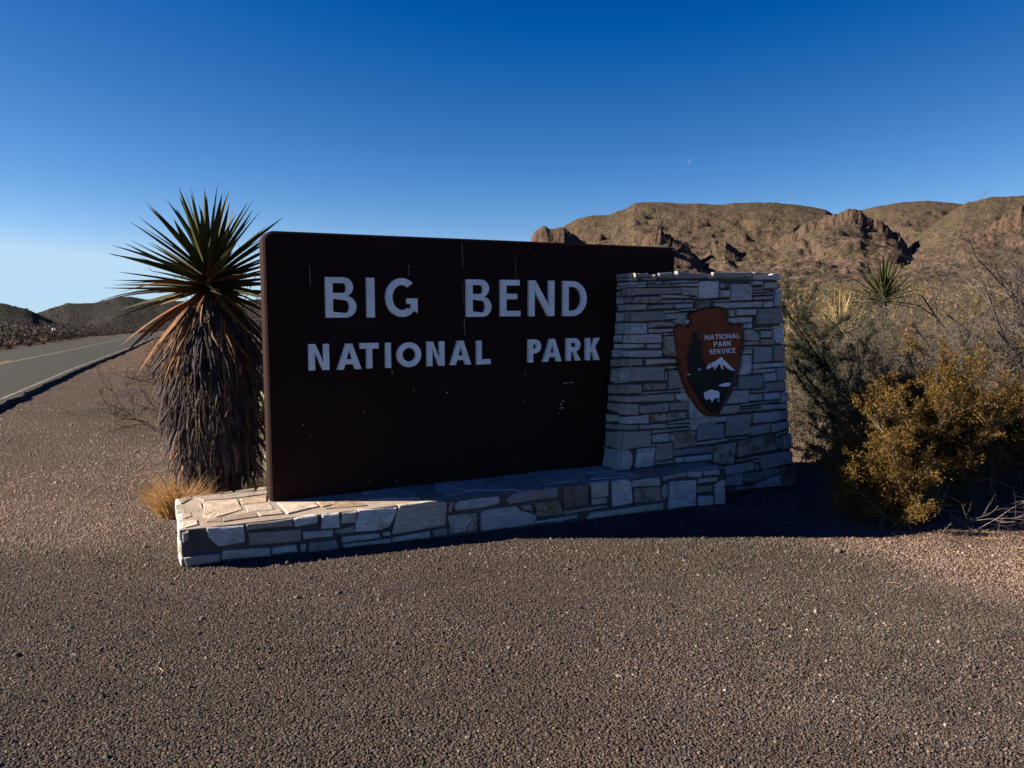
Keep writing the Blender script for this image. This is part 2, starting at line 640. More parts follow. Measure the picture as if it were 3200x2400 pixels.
# ------------------------------------------------------------------ the road
ry = np.concatenate([np.arange(-14, 45, 0.25), np.arange(45, 80, 1.0), np.arange(80, 260, 6.0)])
rx = road_edge_x(ry)
ry_s = ry.copy()
LN = np.array([-0.918, -0.396])


def strip(name, off0, off1, lift, m, y0=-14, y1=260, side=0.0, jag=0.0):
    sel = (ry >= y0) & (ry <= y1)
    X, Y = rx[sel], ry[sel]
    n = len(X)
    j0 = fbm(X * 2.6, Y * 2.6, 4) * jag
    a = np.stack([X + LN[0] * (off0 + j0), Y + LN[1] * (off0 + j0)], -1)
    b = np.stack([X + LN[0] * off1, Y + LN[1] * off1], -1)
    za = gplane(a[:, 0], a[:, 1]) + lift
    zb_ = gplane(b[:, 0], b[:, 1]) + lift
    rows = [np.column_stack([a, za]), np.column_stack([b, zb_])]
    if side:
        lo = a - LN * 0.03
        hi = b + LN * 0.05
        rows = [np.column_stack([lo, za - side])] + rows + [np.column_stack([hi, zb_ - side])]
    k = len(rows)
    v = np.concatenate(rows)
    f = []
    for q in range(k - 1):
        for i in range(n - 1):
            f.append((q * n + i, q * n + i + 1, (q + 1) * n + i + 1, (q + 1) * n + i))
    return v, np.array(f)


v, f = strip('road', 0, 6.15, 0.085, None, side=0.15, jag=0.22)
road = part('road', v, f, M['asphalt'], None, False, 'structure')
v, f = strip('road_edge_line', 0.13, 0.22, 0.089, None)
part('road_edge_line', v, f, M['white_line'], None, True, 'structure')
v, f = strip('road_centre_line', 2.86, 3.0, 0.089, None)
part('road_centre_line', v, f, M['yellow_line'], None, True, 'structure')
v, f = strip('road_centre_line', 3.12, 3.24, 0.089, None, -14, 32)
part('road_centre_line', v, f, M['yellow_line'], None, True, 'structure')

# ------------------------------------------------------------------ hills and mountain


def px_az(x):
    return math.degrees(math.atan2((x - 1600) / FPX, _cp + (1200 - 800) / FPX * _sp))


def row_elev(x, y):
    r = ray(x, y)
    return math.atan2(r[2], math.hypot(r[0], r[1]))


def hill_mesh(name, layers, xr, rr, nx, nrr, mat, seed, foot_y, namp, cliff=None):
    xs = np.linspace(xr[0], xr[1], nx)
    azv = np.array([math.atan2((x - 1600) / FPX, _cp) for x in xs])
    rs = np.geomspace(rr[0], rr[1], nrr)
    AZ, RR = np.meshgrid(azv, rs)
    XP = np.broadcast_to(xs, AZ.shape)
    X, Y = RR * np.sin(AZ), RR * np.cos(AZ)
    Z = np.full(AZ.shape, -60.0)
    rock = np.zeros(AZ.shape)
    high = np.zeros(AZ.shape)
    cosx = np.array([_cp / math.hypot((x - 1600) / FPX, _cp) for x in xs])
    for L in layers:
        px = np.array([p[0] for p in L['p']], float)
        py = np.array([p[1] for p in L['p']], float)
        y = np.interp(xs, px, py)
        y = y + fbm(xs * 0.035, np.full(nx, 3.0 + seed + L['r'] * 0.01), 3) * L.get('jit', 5)
        tan_r = (HORIZ - y) / FPX * cosx
        tan_f = (HORIZ - np.interp(xs, [p[0] for p in foot_y], [p[1] for p in foot_y])) / FPX * cosx
        Rg, R0 = L['r'], L['r0']
        t = np.clip((RR - R0) / (Rg - R0), 0, 1)
        q = L.get('pw', 1.2)
        if L.get('cliff'):
            c = L['cliff']
            T = np.where(t < 0.93, (t / 0.93) ** q * (1 - c), (1 - c) + c * sstep(0.93, 0.975, t))
        else:
            T = t ** q
        zr = 1.6 + Rg * tan_r
        zf = gz(R0 * np.sin(azv), R0 * np.cos(azv), False) - 0.6
        te0 = (zf - 1.6) / R0
        z = 1.6 + RR * (te0 + (tan_r - te0) * T)
        # behind the ridge
        z = np.where(RR > Rg, zr - (RR - Rg) * L.get('back', 0.12), z)
        amp = namp * np.clip((t - 0.05) * 3, 0, 1) * (1 - 0.9 * np.exp(-((RR - Rg) / (0.07 * Rg)) ** 2))
        rid = 1 - 2 * np.abs(fbm(X * L.get('f', 0.012) + L['r'], Y * L.get('f', 0.012) * 0.55, 4))
        z = z + (rid - 0.75) * amp * 1.3 + fbm(X * 0.06, Y * 0.06, 4) * amp * 0.8 + fbm(X * 0.25, Y * 0.25, 3) * amp * 0.22
        gul = np.abs(fbm(XP * 0.0085 + L['r'] + RR * 0.002, RR * 0.004, 4))
        z = z - sstep(0.13, 0.0, gul) * amp * 0.27 * np.clip(1.6 - 1.6 * t, 0, 1) * sstep(.4, .65, t)
        zs_ = z + fbm(X * 0.02, Y * 0.02, 3) * 14
        z = z + np.sin(zs_ * 2 * np.pi / 7.5) * 0.75 * np.clip(t * 2 - .3, 0, 1) * sstep(-.1, .15, fbm(X * .012, Y * .012, 3)) * (amp > 2)
        if L.get('cliff'):
            cw = sstep(0.88, 0.95, t) * (RR < Rg * 1.01)
            wob = fbm(XP * 0.02, RR * 0.02, 2) * 30
            z = z - cw * np.abs(fbm((XP + wob) * 0.085, RR * 0.03, 4)) * L.get('col', 9) * 1.3 - cw * np.clip(fbm(XP * 0.022 + 5, RR * 0.01, 3), 0, 1) * L.get('col', 9) * 2.0
            rk = sstep(0.86, 0.94, t) * (RR < Rg * 1.02)
        else:
            rk = np.zeros_like(z)
        z = np.where((RR < R0 * 0.97), -60, z)
        up = z > Z
        high = np.where(up, t, high)
        rock = np.where(up, np.clip(rk + sstep(0.18, 0.30, fbm(X * 0.03, Y * 0.03, 4) + 0.06) * 0.8 * (t > 0.35), 0, 1), rock)
        Z = np.maximum(Z, z)
    base = gz(X, Y, False)
    Z = np.maximum(Z, base - 1.5)
    Z = np.where(RR <= rs[1], base - 2.0, Z)
    ii = np.arange(nx * nrr).reshape(nrr, nx)
    q = np.stack([ii[:-1, :-1], ii[:-1, 1:], ii[1:, 1:], ii[1:, :-1]], -1).reshape(-1, 4)
    me = make_mesh(name, np.stack([X, Y, Z], -1).reshape(-1, 3), q, mat, True)
    sr = np.gradient(Z, axis=0) / np.maximum(np.gradient(RR, axis=0), .1)
    sa = np.gradient(Z, axis=1) / np.maximum(np.abs(RR * np.gradient(AZ, axis=1)), .1)
    steep = np.hypot(sr, sa)
    rock = np.clip(np.maximum(rock * .6, sstep(1.0, 1.6, steep) * .8 * sstep(.45, .7, high)), 0, 1)
    set_float(me, 'rock', rock.ravel())
    set_float(me, 'high', high.ravel())
    o = link(name, me, None, 'structure')
    return o, X, Y, Z, AZ, RR


FOOT_R = [(900, 960), (1600, 925), (2100, 905), (2500, 893), (3200, 880), (4200, 880)]
MT = [
    dict(r=930, r0=150, pw=1.25, p=[(1300, 830), (1620, 790), (1700, 745), (1770, 706), (1799, 690), (1834, 681), (1894, 678), (1922, 667), (1950, 658), (1975, 642), (2003, 639), (2056, 639), (2098, 642), (2169, 642), (2239, 647), (2275, 642), (2345, 640), (2400, 641), (2472, 647), (2520, 652), (2559, 661), (2590, 680), (2640, 720), (2720, 760), (2900, 840)], jit=3),
    dict(r=600, r0=150, pw=1.2, back=0.45, cliff=0.20, col=5, p=[(1500, 900), (1620, 830), (1640, 785), (1656, 756), (1668, 730), (1693, 711), (1725, 704), (1749, 709), (1775, 722), (1800, 742), (1840, 775), (1880, 810), (1960, 880)], jit=3),
    dict(r=640, r0=150, pw=1.1, back=0.4, cliff=0.17, col=8, p=[(2150, 890), (2300, 830), (2400, 768), (2440, 735), (2480, 715), (2520, 690), (2558, 669), (2580, 663), (2617, 660), (2645, 661), (2668, 665), (2688, 684), (2715, 690), (2745, 702), (2775, 722), (2800, 742), (2815, 772), (2850, 800), (2900, 830), (2980, 880)], jit=3),
    dict(r=1350, r0=200, pw=1.2, p=[(2400, 760), (2560, 705), (2620, 682), (2671, 663), (2725, 649), (2798, 638), (2870, 636), (2968, 643), (3020, 652), (3120, 690), (3400, 760)], jit=3),
    dict(r=760, r0=150, pw=1.2, p=[(2650, 860), (2760, 800), (2850, 735), (2920, 684), (2986, 642), (3062, 623), (3105, 622), (3200, 612), (3400, 590), (3700, 610), (4200, 700)], jit=4),
    dict(r=560, r0=140, pw=1.2, cliff=0.36, col=6, back=0.3, p=[(2860, 900), (2960, 800), (3040, 735), (3085, 692), (3130, 660), (3165, 646), (3260, 640), (3400, 650), (3800, 700)], jit=8),
    dict(r=470, r0=140, pw=1.1, back=0.4, cliff=0.13, col=6, p=[(1900, 860), (1960, 790), (2000, 742), (2020, 725), (2050, 716), (2080, 719), (2110, 742), (2140, 768), (2170, 800), (2210, 850)], jit=6),
    dict(r=520, r0=140, pw=1.1, back=0.4, cliff=0.13, col=6, p=[(2120, 860), (2190, 800), (2225, 765), (2255, 752), (2285, 765), (2320, 800), (2380, 850)], jit=8),
]
mount, mX, mY, mZ, mA, mR = hill_mesh('mountain', MT, (1330, 3500), (135, 1650), 620, 250, M['mountain'], 1, FOOT_R, 11.0)
FOOT_L = [(-900, 1005), (0, 1004), (500, 1000), (1000, 985), (1400, 960), (1800, 940)]
HL = [
    dict(r=230, r0=120, pw=1.1, p=[(-900, 880), (-300, 915), (0, 943), (33, 947), (68, 958), (95, 964), (113, 971), (126, 978), (150, 990), (170, 1000), (210, 1012), (400, 1040)], jit=4, f=0.03),
    dict(r=520, r0=270, pw=1.1, p=[(-200, 1015), (0, 1008), (80, 1000), (126, 978), (146, 972), (176, 961), (203, 953), (224, 947), (300, 947), (354, 935), (388, 926), (419, 925), (449, 930), (490, 937), (544, 938), (571, 940), (700, 938), (815, 934), (1000, 930), (1300, 905), (1600, 890), (1900, 920)], jit=3, f=0.02),
    dict(r=370, r0=275, pw=1.2, p=[(100, 1020), (280, 1005), (330, 985), (360, 972), (400, 965), (470, 966), (560, 975), (700, 980), (900, 985), (1200, 985)], jit=5, f=0.03),
]
hill, hX, hY, hZ, hA, hR = hill_mesh('hill', HL, (-700, 1750), (118, 700), 420, 130, M['hill'], 5, FOOT_L, 1.6)


def dots(name, X, Y, Z, n, size, mat, rmin, rmax, seed, rscale=500):
    """small dark desert shrubs scattered over a slope, joined as one mass"""
    rg = np.random.default_rng(seed)
    nr_, nx_ = X.shape
    i = rg.integers(1, nr_ - 1, n * 3)
    j = rg.integers(1, nx_ - 1, n * 3)
    fi, fj = rg.random(n * 3), rg.random(n * 3)
    P = np.stack([(A_[i, j] * (1 - fi) + A_[np.minimum(i + 1, nr_ - 1), j] * fi) * (1 - fj) + A_[i, np.minimum(j + 1, nx_ - 1)] * fj for A_ in (X, Y, Z)], -1)
    rr_ = np.hypot(P[:, 0], P[:, 1])
    keep = (rr_ > rmin) & (rr_ < rmax) & (rg.random(n * 3) < 0.35 + 1.6 * np.clip(fbm(P[:, 0] * 0.02, P[:, 1] * 0.02, 3) + 0.2, 0, 1))
    P = P[keep][:n]
    m = len(P)
    s = size * rg.lognormal(0, 0.4, m) * np.clip(np.hypot(P[:, 0], P[:, 1]) / rscale, .3, 1.4)
    base = np.array([[1, 0, -0.1], [0, 1, -0.1], [-1, 0, -0.1], [0, -1, -0.1], [0.1, 0.1, 1.1]])
    V = base[None] * (s[:, None, None] * (0.65 + 0.7 * rg.random((m, 5, 1)))) + P[:, None]
    F0 = np.array([[0, 1, 4], [1, 2, 4], [2, 3, 4], [3, 0, 4]])
    F = (F0[None] + 5 * np.arange(m)[:, None, None]).reshape(-1, 3)
    return link(name, make_mesh(name, V.reshape(-1, 3), F, mat), None, 'stuff')


o = dots('mountain_scrub', mX, mY, mZ, 17000, 0.40, M['scrub_dot'], 190, 1300, 3, 620)
tag(o, 'dark low shrubs dotted over the brown mountain slopes behind the sign', 'scrub')
o = dots('hill_scrub', hX, hY, hZ, 13000, 0.26, M['hill_dot'], 150, 600, 4, 420)
tag(o, 'dark low shrubs covering the hills beyond the road', 'scrub')

# ------------------------------------------------------------------ frame of the sign: s along its face, d out of its face, z up
BL = np.array([-1.6891, 5.3862, 0.0])
U = np.array([0.8925, 0.4510, 0.0])
U /= np.linalg.norm(U)
NF = np.array([U[1], -U[0], 0.0])
UP = np.array([0, 0, 1.0])


def S(s, d, z):
    return BL + U * s + NF * d + UP * z


def slab_px(x, y, d=0.0):
    """(s, z) on the slab's face of a measured point"""
    P = onplane(x, y, BL + NF * d, NF)
    return float(np.dot(P - BL, U)), float(P[2])


def prism(loops, mapf, d0, d1, inset=0.0):
    """solid from flat outlines (first outer, then holes): mapf(a, b, d) gives the place"""
    flat = [p for lp in loops for p in lp]
    tris = tessellate_polygon([[Vector((p[0], p[1], 0)) for p in lp] for lp in loops])
    n = len(flat)
    v = [mapf(p[0], p[1], d1) for p in flat] + [mapf(p[0], p[1], d0) for p in flat]
    f = []
    for t in tris:
        a, b, c = [flat[i] for i in t]
        cr = (b[0] - a[0]) * (c[1] - a[1]) - (b[1] - a[1]) * (c[0] - a[0])
        if abs(cr) < 1e-12:
            continue
        t = t if cr > 0 else (t[0], t[2], t[1])
        f.append(tuple(t))
        f.append((t[2] + n, t[1] + n, t[0] + n))
    k = 0
    for lp in loops:
        m = len(lp)
        for i in range(m):
            a, b = k + i, k + (i + 1) % m
            f.append((a, a + n, b + n, b))
        k += m
    return v, f


# ---- the slab
sign = thing('entrance_sign', S(1.75, -0.08, ZB), 'dark brown sign slab with raised pale letters reading BIG BEND NATIONAL PARK', 'sign')
W_SL, H_SL, T_SL = 3.502, 1.876, 0.166


def slab_outline(ins=0.0):
    r = 0.075
    pts = [(ins, ZB - 0.05), (ins + 0.0, ZB + 0.3)]
    out = [(0 + ins, ZB - 0.05)]
    out.append((W_SL - ins, ZB - 0.05))
    for cx, cz, a0 in ((W_SL - r, ZB + H_SL - r, 0), (r, ZB + H_SL - r, 90)):
        for i in range(7):
            a = R(a0 + i * 15)
            out.append((cx + (r - ins) * math.cos(a), cz + (r - ins) * math.sin(a)))
    return out


o1, o2 = slab_outline(0), slab_outline(0.014)
n_ = len(o1)
v = [S(a, 0.0, b) for a, b in o2] + [S(a, -0.014, b) for a, b in o1] + [S(a, -T_SL + 0.014, b) for a, b in o1] + [S(a, -T_SL, b) for a, b in o2]
f = [tuple(range(n_))]
for k_ in range(3):
    for i in range(n_):
        j = (i + 1) % n_
        f.append((k_ * n_ + i, k_ * n_ + n_ + i, k_ * n_ + n_ + j, k_ * n_ + j))
f.append(tuple(range(4 * n_ - 1, 3 * n_ - 1, -1)))
part('slab', v, f, M['slab'], sign)


# ---- letters
def arc(cx, cy, rx, ry, a0, a1, n=14):
    return [(cx + rx * math.cos(R(a0 + (a1 - a0) * i / n)), cy + ry * math.sin(R(a0 + (a1 - a0) * i / n))) for i in range(n + 1)]


def glyph(ch, w, t):
    """outlines of a capital of height 1, width w, stroke t"""
    if ch == 'I':
        return [[(0, 0), (w, 0), (w, 1), (0, 1)]]
    if ch == 'L':
        return [[(0, 0), (w, 0), (w, t * .95), (t, t * .95), (t, 1), (0, 1)]]
    if ch == 'T':
        return [[(w / 2 - t / 2, 0), (w / 2 + t / 2, 0), (w / 2 + t / 2, 1 - t), (w, 1 - t), (w, 1), (0, 1), (0, 1 - t), (w / 2 - t / 2, 1 - t)]]
    if ch == 'E':
        h = t * .85
        return [[(0, 0), (w, 0), (w, h), (t, h), (t, .47), (w * .84, .47), (w * .84, .47 + h), (t, .47 + h), (t, 1 - h), (w * .96, 1 - h), (w * .96, 1), (0, 1)]]
    if ch == 'N':
        k = 1.12 * t
        return [[(0, 0), (t, 0), (t, .70), (w - k, 0), (w, 0), (w, 1), (w - t, 1), (w - t, .30), (k, 1), (0, 1)]]
    if ch == 'V':
        return [[(w / 2 - .55 * t, 0), (w / 2 + .55 * t, 0), (w, 1), (w - 1.12 * t, 1), (w / 2, .24), (1.12 * t, 1), (0, 1)]]
    if ch == 'K':
        return [[(0, 0), (t, 0), (t, .30), (t + (w - t) * .23, .44), (w - 1.28 * t, 0), (w, 0), (t + (w - t) * .50, .60), (w, 1), (w - 1.25 * t, 1), (t, .50), (t, 1), (0, 1)]]
    if ch == 'A':
        ya = .76
        ix = lambda y: 1.12 * t + (w / 2 - 1.12 * t) * y / ya
        b0, b1 = .20, .20 + t * .85
        return [[(0, 0), (1.12 * t, 0), (ix(b0), b0), (w - ix(b0), b0), (w - 1.12 * t, 0), (w, 0), (w / 2 + .56 * t, 1), (w / 2 - .56 * t, 1)],
                [(ix(b1), b1), (w / 2, ya), (w - ix(b1), b1)]]
    if ch == 'O':
        return [arc(w / 2, .5, w / 2, .5, 0, 350, 35), arc(w / 2, .5, w / 2 - t, .5 - t, 350, 0, 35)]
    if ch == 'D':
        rx = min(w * .62, .5)
        return [[(0, 0)] + arc(w - rx, .5, rx, .5, -90, 90, 18) + [(0, 1)],
                [(t, t * .9), (t, 1 - t * .9)] + arc(w - rx, .5, rx - t, .5 - t * .9, 90, -90, 18)]
    if ch == 'P':
        yb = .40
        r = (1 - yb) / 2
        return [[(0, 0), (t, 0), (t, yb)] + arc(w - r, yb + r, r, r, -90, 90, 12) + [(0, 1)],
                [(t, yb + t * .9), (t, 1 - t * .9)] + arc(w - r, yb + r, r - t, r - t * .9, 90, -90, 12)]
    if ch == 'R':
        yb = .40
        r = (1 - yb) / 2
        q = w * .95
        return [[(0, 0), (t, 0), (t, yb), (t + .16 * w, yb), (w - 1.2 * t, 0), (w, 0), (q - r + .10 * w, yb)] + arc(q - r, yb + r, r, r, -70, 90, 12) + [(0, 1)],
                [(t, yb + t * .9), (t, 1 - t * .9)] + arc(q - r, yb + r, r - t, r - t * .9, 90, -90, 12)]
    if ch == 'B':
        hb = .54
        ru, rl = (1 - hb) / 2 + .01, hb / 2
        h = t * .82
        q = w * .90
        return [[(0, 0)] + arc(w - rl, rl, rl, rl, -90, 72, 12) + arc(q - ru, 1 - ru, ru, ru, -68, 90, 12) + [(0, 1)],
                [(t, h), (t, hb - h * .5)] + arc(w - rl, hb / 2, rl - t, rl - h * .75, 90, -90, 10)[0:],
                [(t, hb + h * .5), (t, 1 - h)] + arc(q - ru, (1 + hb - h * .5) / 2, ru - t, (1 - h - hb - h * .5) / 2, 90, -90, 10)]
    if ch == 'C':
        return [arc(w * .55, .5, w * .55, .5, 48, 312, 26) + arc(w * .55, .5, w * .55 - t, .5 - t, 308, 52, 26)]
    if ch == 'G':
        rx = w / 2 * 1.02
        ou = arc(rx, .5, rx, .5, 48, 318, 28)
        inn = arc(rx, .5, rx - t, .5 - t, 314, 54, 28)
        return [ou + [(w, .10), (w, .48), (w * .66, .48), (w * .66, .48 - t * .8), (w - t, .48 - t * .8), (w - t, .20)] + inn[1:]]
    if ch == 'S':
        h = t
        ru, rl = .25 - h * .25, .25 + 0 * h
        rl = .5 - h / 2 - ru
        pts = []
        up = arc(w / 2, 1 - h / 2 - ru, w / 2 - t / 2, ru, 40, 270, 14)
        lo = arc(w / 2, h / 2 + rl, w / 2 - t / 2, rl, 90, -140, 14)
        path = up + lo[1:]
        L, Rr_ = [], []
        for i, p in enumerate(path):
            a = path[max(0, i - 1)]
            b = path[min(len(path) - 1, i + 1)]
            dx, dy = b[0] - a[0], b[1] - a[1]
            l_ = math.hypot(dx, dy)
            nx, ny = -dy / l_, dx / l_
            L.append((p[0] + nx * h / 2, p[1] + ny * h / 2))
            Rr_.append((p[0] - nx * h / 2, p[1] - ny * h / 2))
        return [L + Rr_[::-1]]
    return [[(0, 0), (w, 0), (w, 1), (0, 1)]]


def ccw(lp):
    a = sum(lp[i][0] * lp[(i + 1) % len(lp)][1] - lp[(i + 1) % len(lp)][0] * lp[i][1] for i in range(len(lp)))
    return lp if a > 0 else lp[::-1]


def orient(loops):
    return [ccw(loops[0])] + [ccw(l)[::-1] for l in loops[1:]]


def zx(x):  # measured in an enlarged piece of the photograph, 1.843 times
    return 800 + x / 1.84333


def put_letter(ch, x0, x1, ypx, z0, z1, t, parent):
    s0 = slab_px(zx(x0), ypx, 0.03)[0]
    s1 = slab_px(zx(x1), ypx, 0.03)[0]
    h = z1 - z0
    loops = orient(glyph(ch, (s1 - s0) / h, t))
    dz = random.uniform(-.002, .002)
    v, f = prism(loops, lambda a, b, d: S(s0 + a * h, d, z0 + dz + b * h), -0.002, 0.03)
    o = part('letter', v, f, M['letter'], parent)
    o['label'] = 'raised pale letter ' + ch
    return o


for ch, x0, x1 in (('B', 402, 578), ('I', 639, 684), ('G', 748, 931), ('B', 1214, 1357), ('E', 1410, 1524), ('N', 1574, 1720), ('D', 1771, 1906)):
    put_letter(ch, x0, x1, 930, ZB + 1.284, ZB + 1.569, 0.178, sign)
for ch, x0, x1 in (('N', 305, 422), ('A', 467, 607), ('T', 600, 708), ('I', 748, 778), ('O', 813, 952), ('N', 987, 1087), ('A', 1119, 1240), ('L', 1273, 1352), ('P', 1571, 1643), ('A', 1654, 1761), ('R', 1790, 1873), ('K', 1901, 1980)):
    put_letter(ch, x0, x1, 1110, ZB + 0.914, ZB + 1.099, 0.225, sign)

# ---- chips and streaks in the paint
rg = np.random.default_rng(5)
cv, cf = [], []


def fleck(cx, cy, rx, ry, n=6, d=0.0025):
    s, z = slab_px(cx, cy)
    k = len(cv)
    for i in range(n):
        a = 2 * math.pi * i / n
        q = rg.uniform(.5, 1.2)
        cv.append(S(s + math.cos(a) * rx * q, d, z + math.sin(a) * ry * q))
    cf.append(tuple(range(k, k + n)))


for cx, cy, rr_ in ((1397, 1227, .009), (1137, 1287, .005), (1293, 1221, .005), (1764, 1198, .012), (1772, 1196, .008), (1781, 1195, .009), (1789, 1195, .010), (1808, 1197, .004), (1669, 1202, .004),
                    (1636, 1255, .005), (1657, 1253, .003), (1759, 1254, .010), (1753, 1263, .008), (1756, 1274, .013), (1749, 1275, .006), (1746, 1291, .005), (1786, 1249, .004), (1713, 1256, .003),
                    (1573, 1266, .004), (948, 1327, .005), (969, 1360, .004), (903, 1149, .003), (1650, 777, .004), (1652, 776, .003), (1886, 1397, .008), (849, 1523, .005), (1154, 1507, .005), (1241, 1504, .006), (1620, 1438, .004), (2006, 797, .004)):
    fleck(cx, cy, rr_, rr_ * .8)
o = part('paint_chip', cv, cf, M['chip'], sign, kind='stuff')
cv, cf = [], []


def streak(x0, y0, x1, y1, w):
    n = 9
    k = len(cv)
    for i in range(n):
        t = i / (n - 1)
        s, z = slab_px(x0 + (x1 - x0) * t + rg.uniform(-1, 1), y0 + (y1 - y0) * t)
        q = w * rg.uniform(.25, 1.0) * (1 if 0 < i < n - 1 else .2)
        cv.append(S(s - q, 0.002, z))
        cv.append(S(s + q, 0.002, z))
    for i in range(n - 1):
        cf.append((k + 2 * i, k + 2 * i + 1, k + 2 * i + 3, k + 2 * i + 2))


for x0, y0, x1, y1, w in ((307, 235, 313, 365, .006), (881, 235, 879, 300, .006), (1186, 110, 1191, 255, .005), (1496, 165, 1494, 320, .003), (1190, 330, 1196, 470, .003), (1199, 540, 1202, 645, .006), (783, 842, 785, 872, .008), (1550, 845, 1552, 875, .006)):
    streak(zx(x0), 700 + y0 / 1.84333, zx(x1), 700 + y1 / 1.84333, w)
part('weather_streak', cv, cf, M['drip'], sign, kind='stuff')

# ------------------------------------------------------------------ stone work
Z1 = (1880, 840, .144665)
Z2 = (2160, 840, .144665)
Z3 = (1880, 1060, .144665)
Z4 = (2160, 1060, .144665)
Z5 = (1860, 1270, .144665)
Z6 = (2160, 1290, .162749)
B1 = (520, 1500, .144665)
B2 = (800, 1500, .144665)
B3 = (1080, 1480, .144665)
B4 = (1360, 1450, .144665)
B5 = (1640, 1420, .144665)
B6 = (1920, 1400, .162749)
R5 = (520, 1400, .40687)

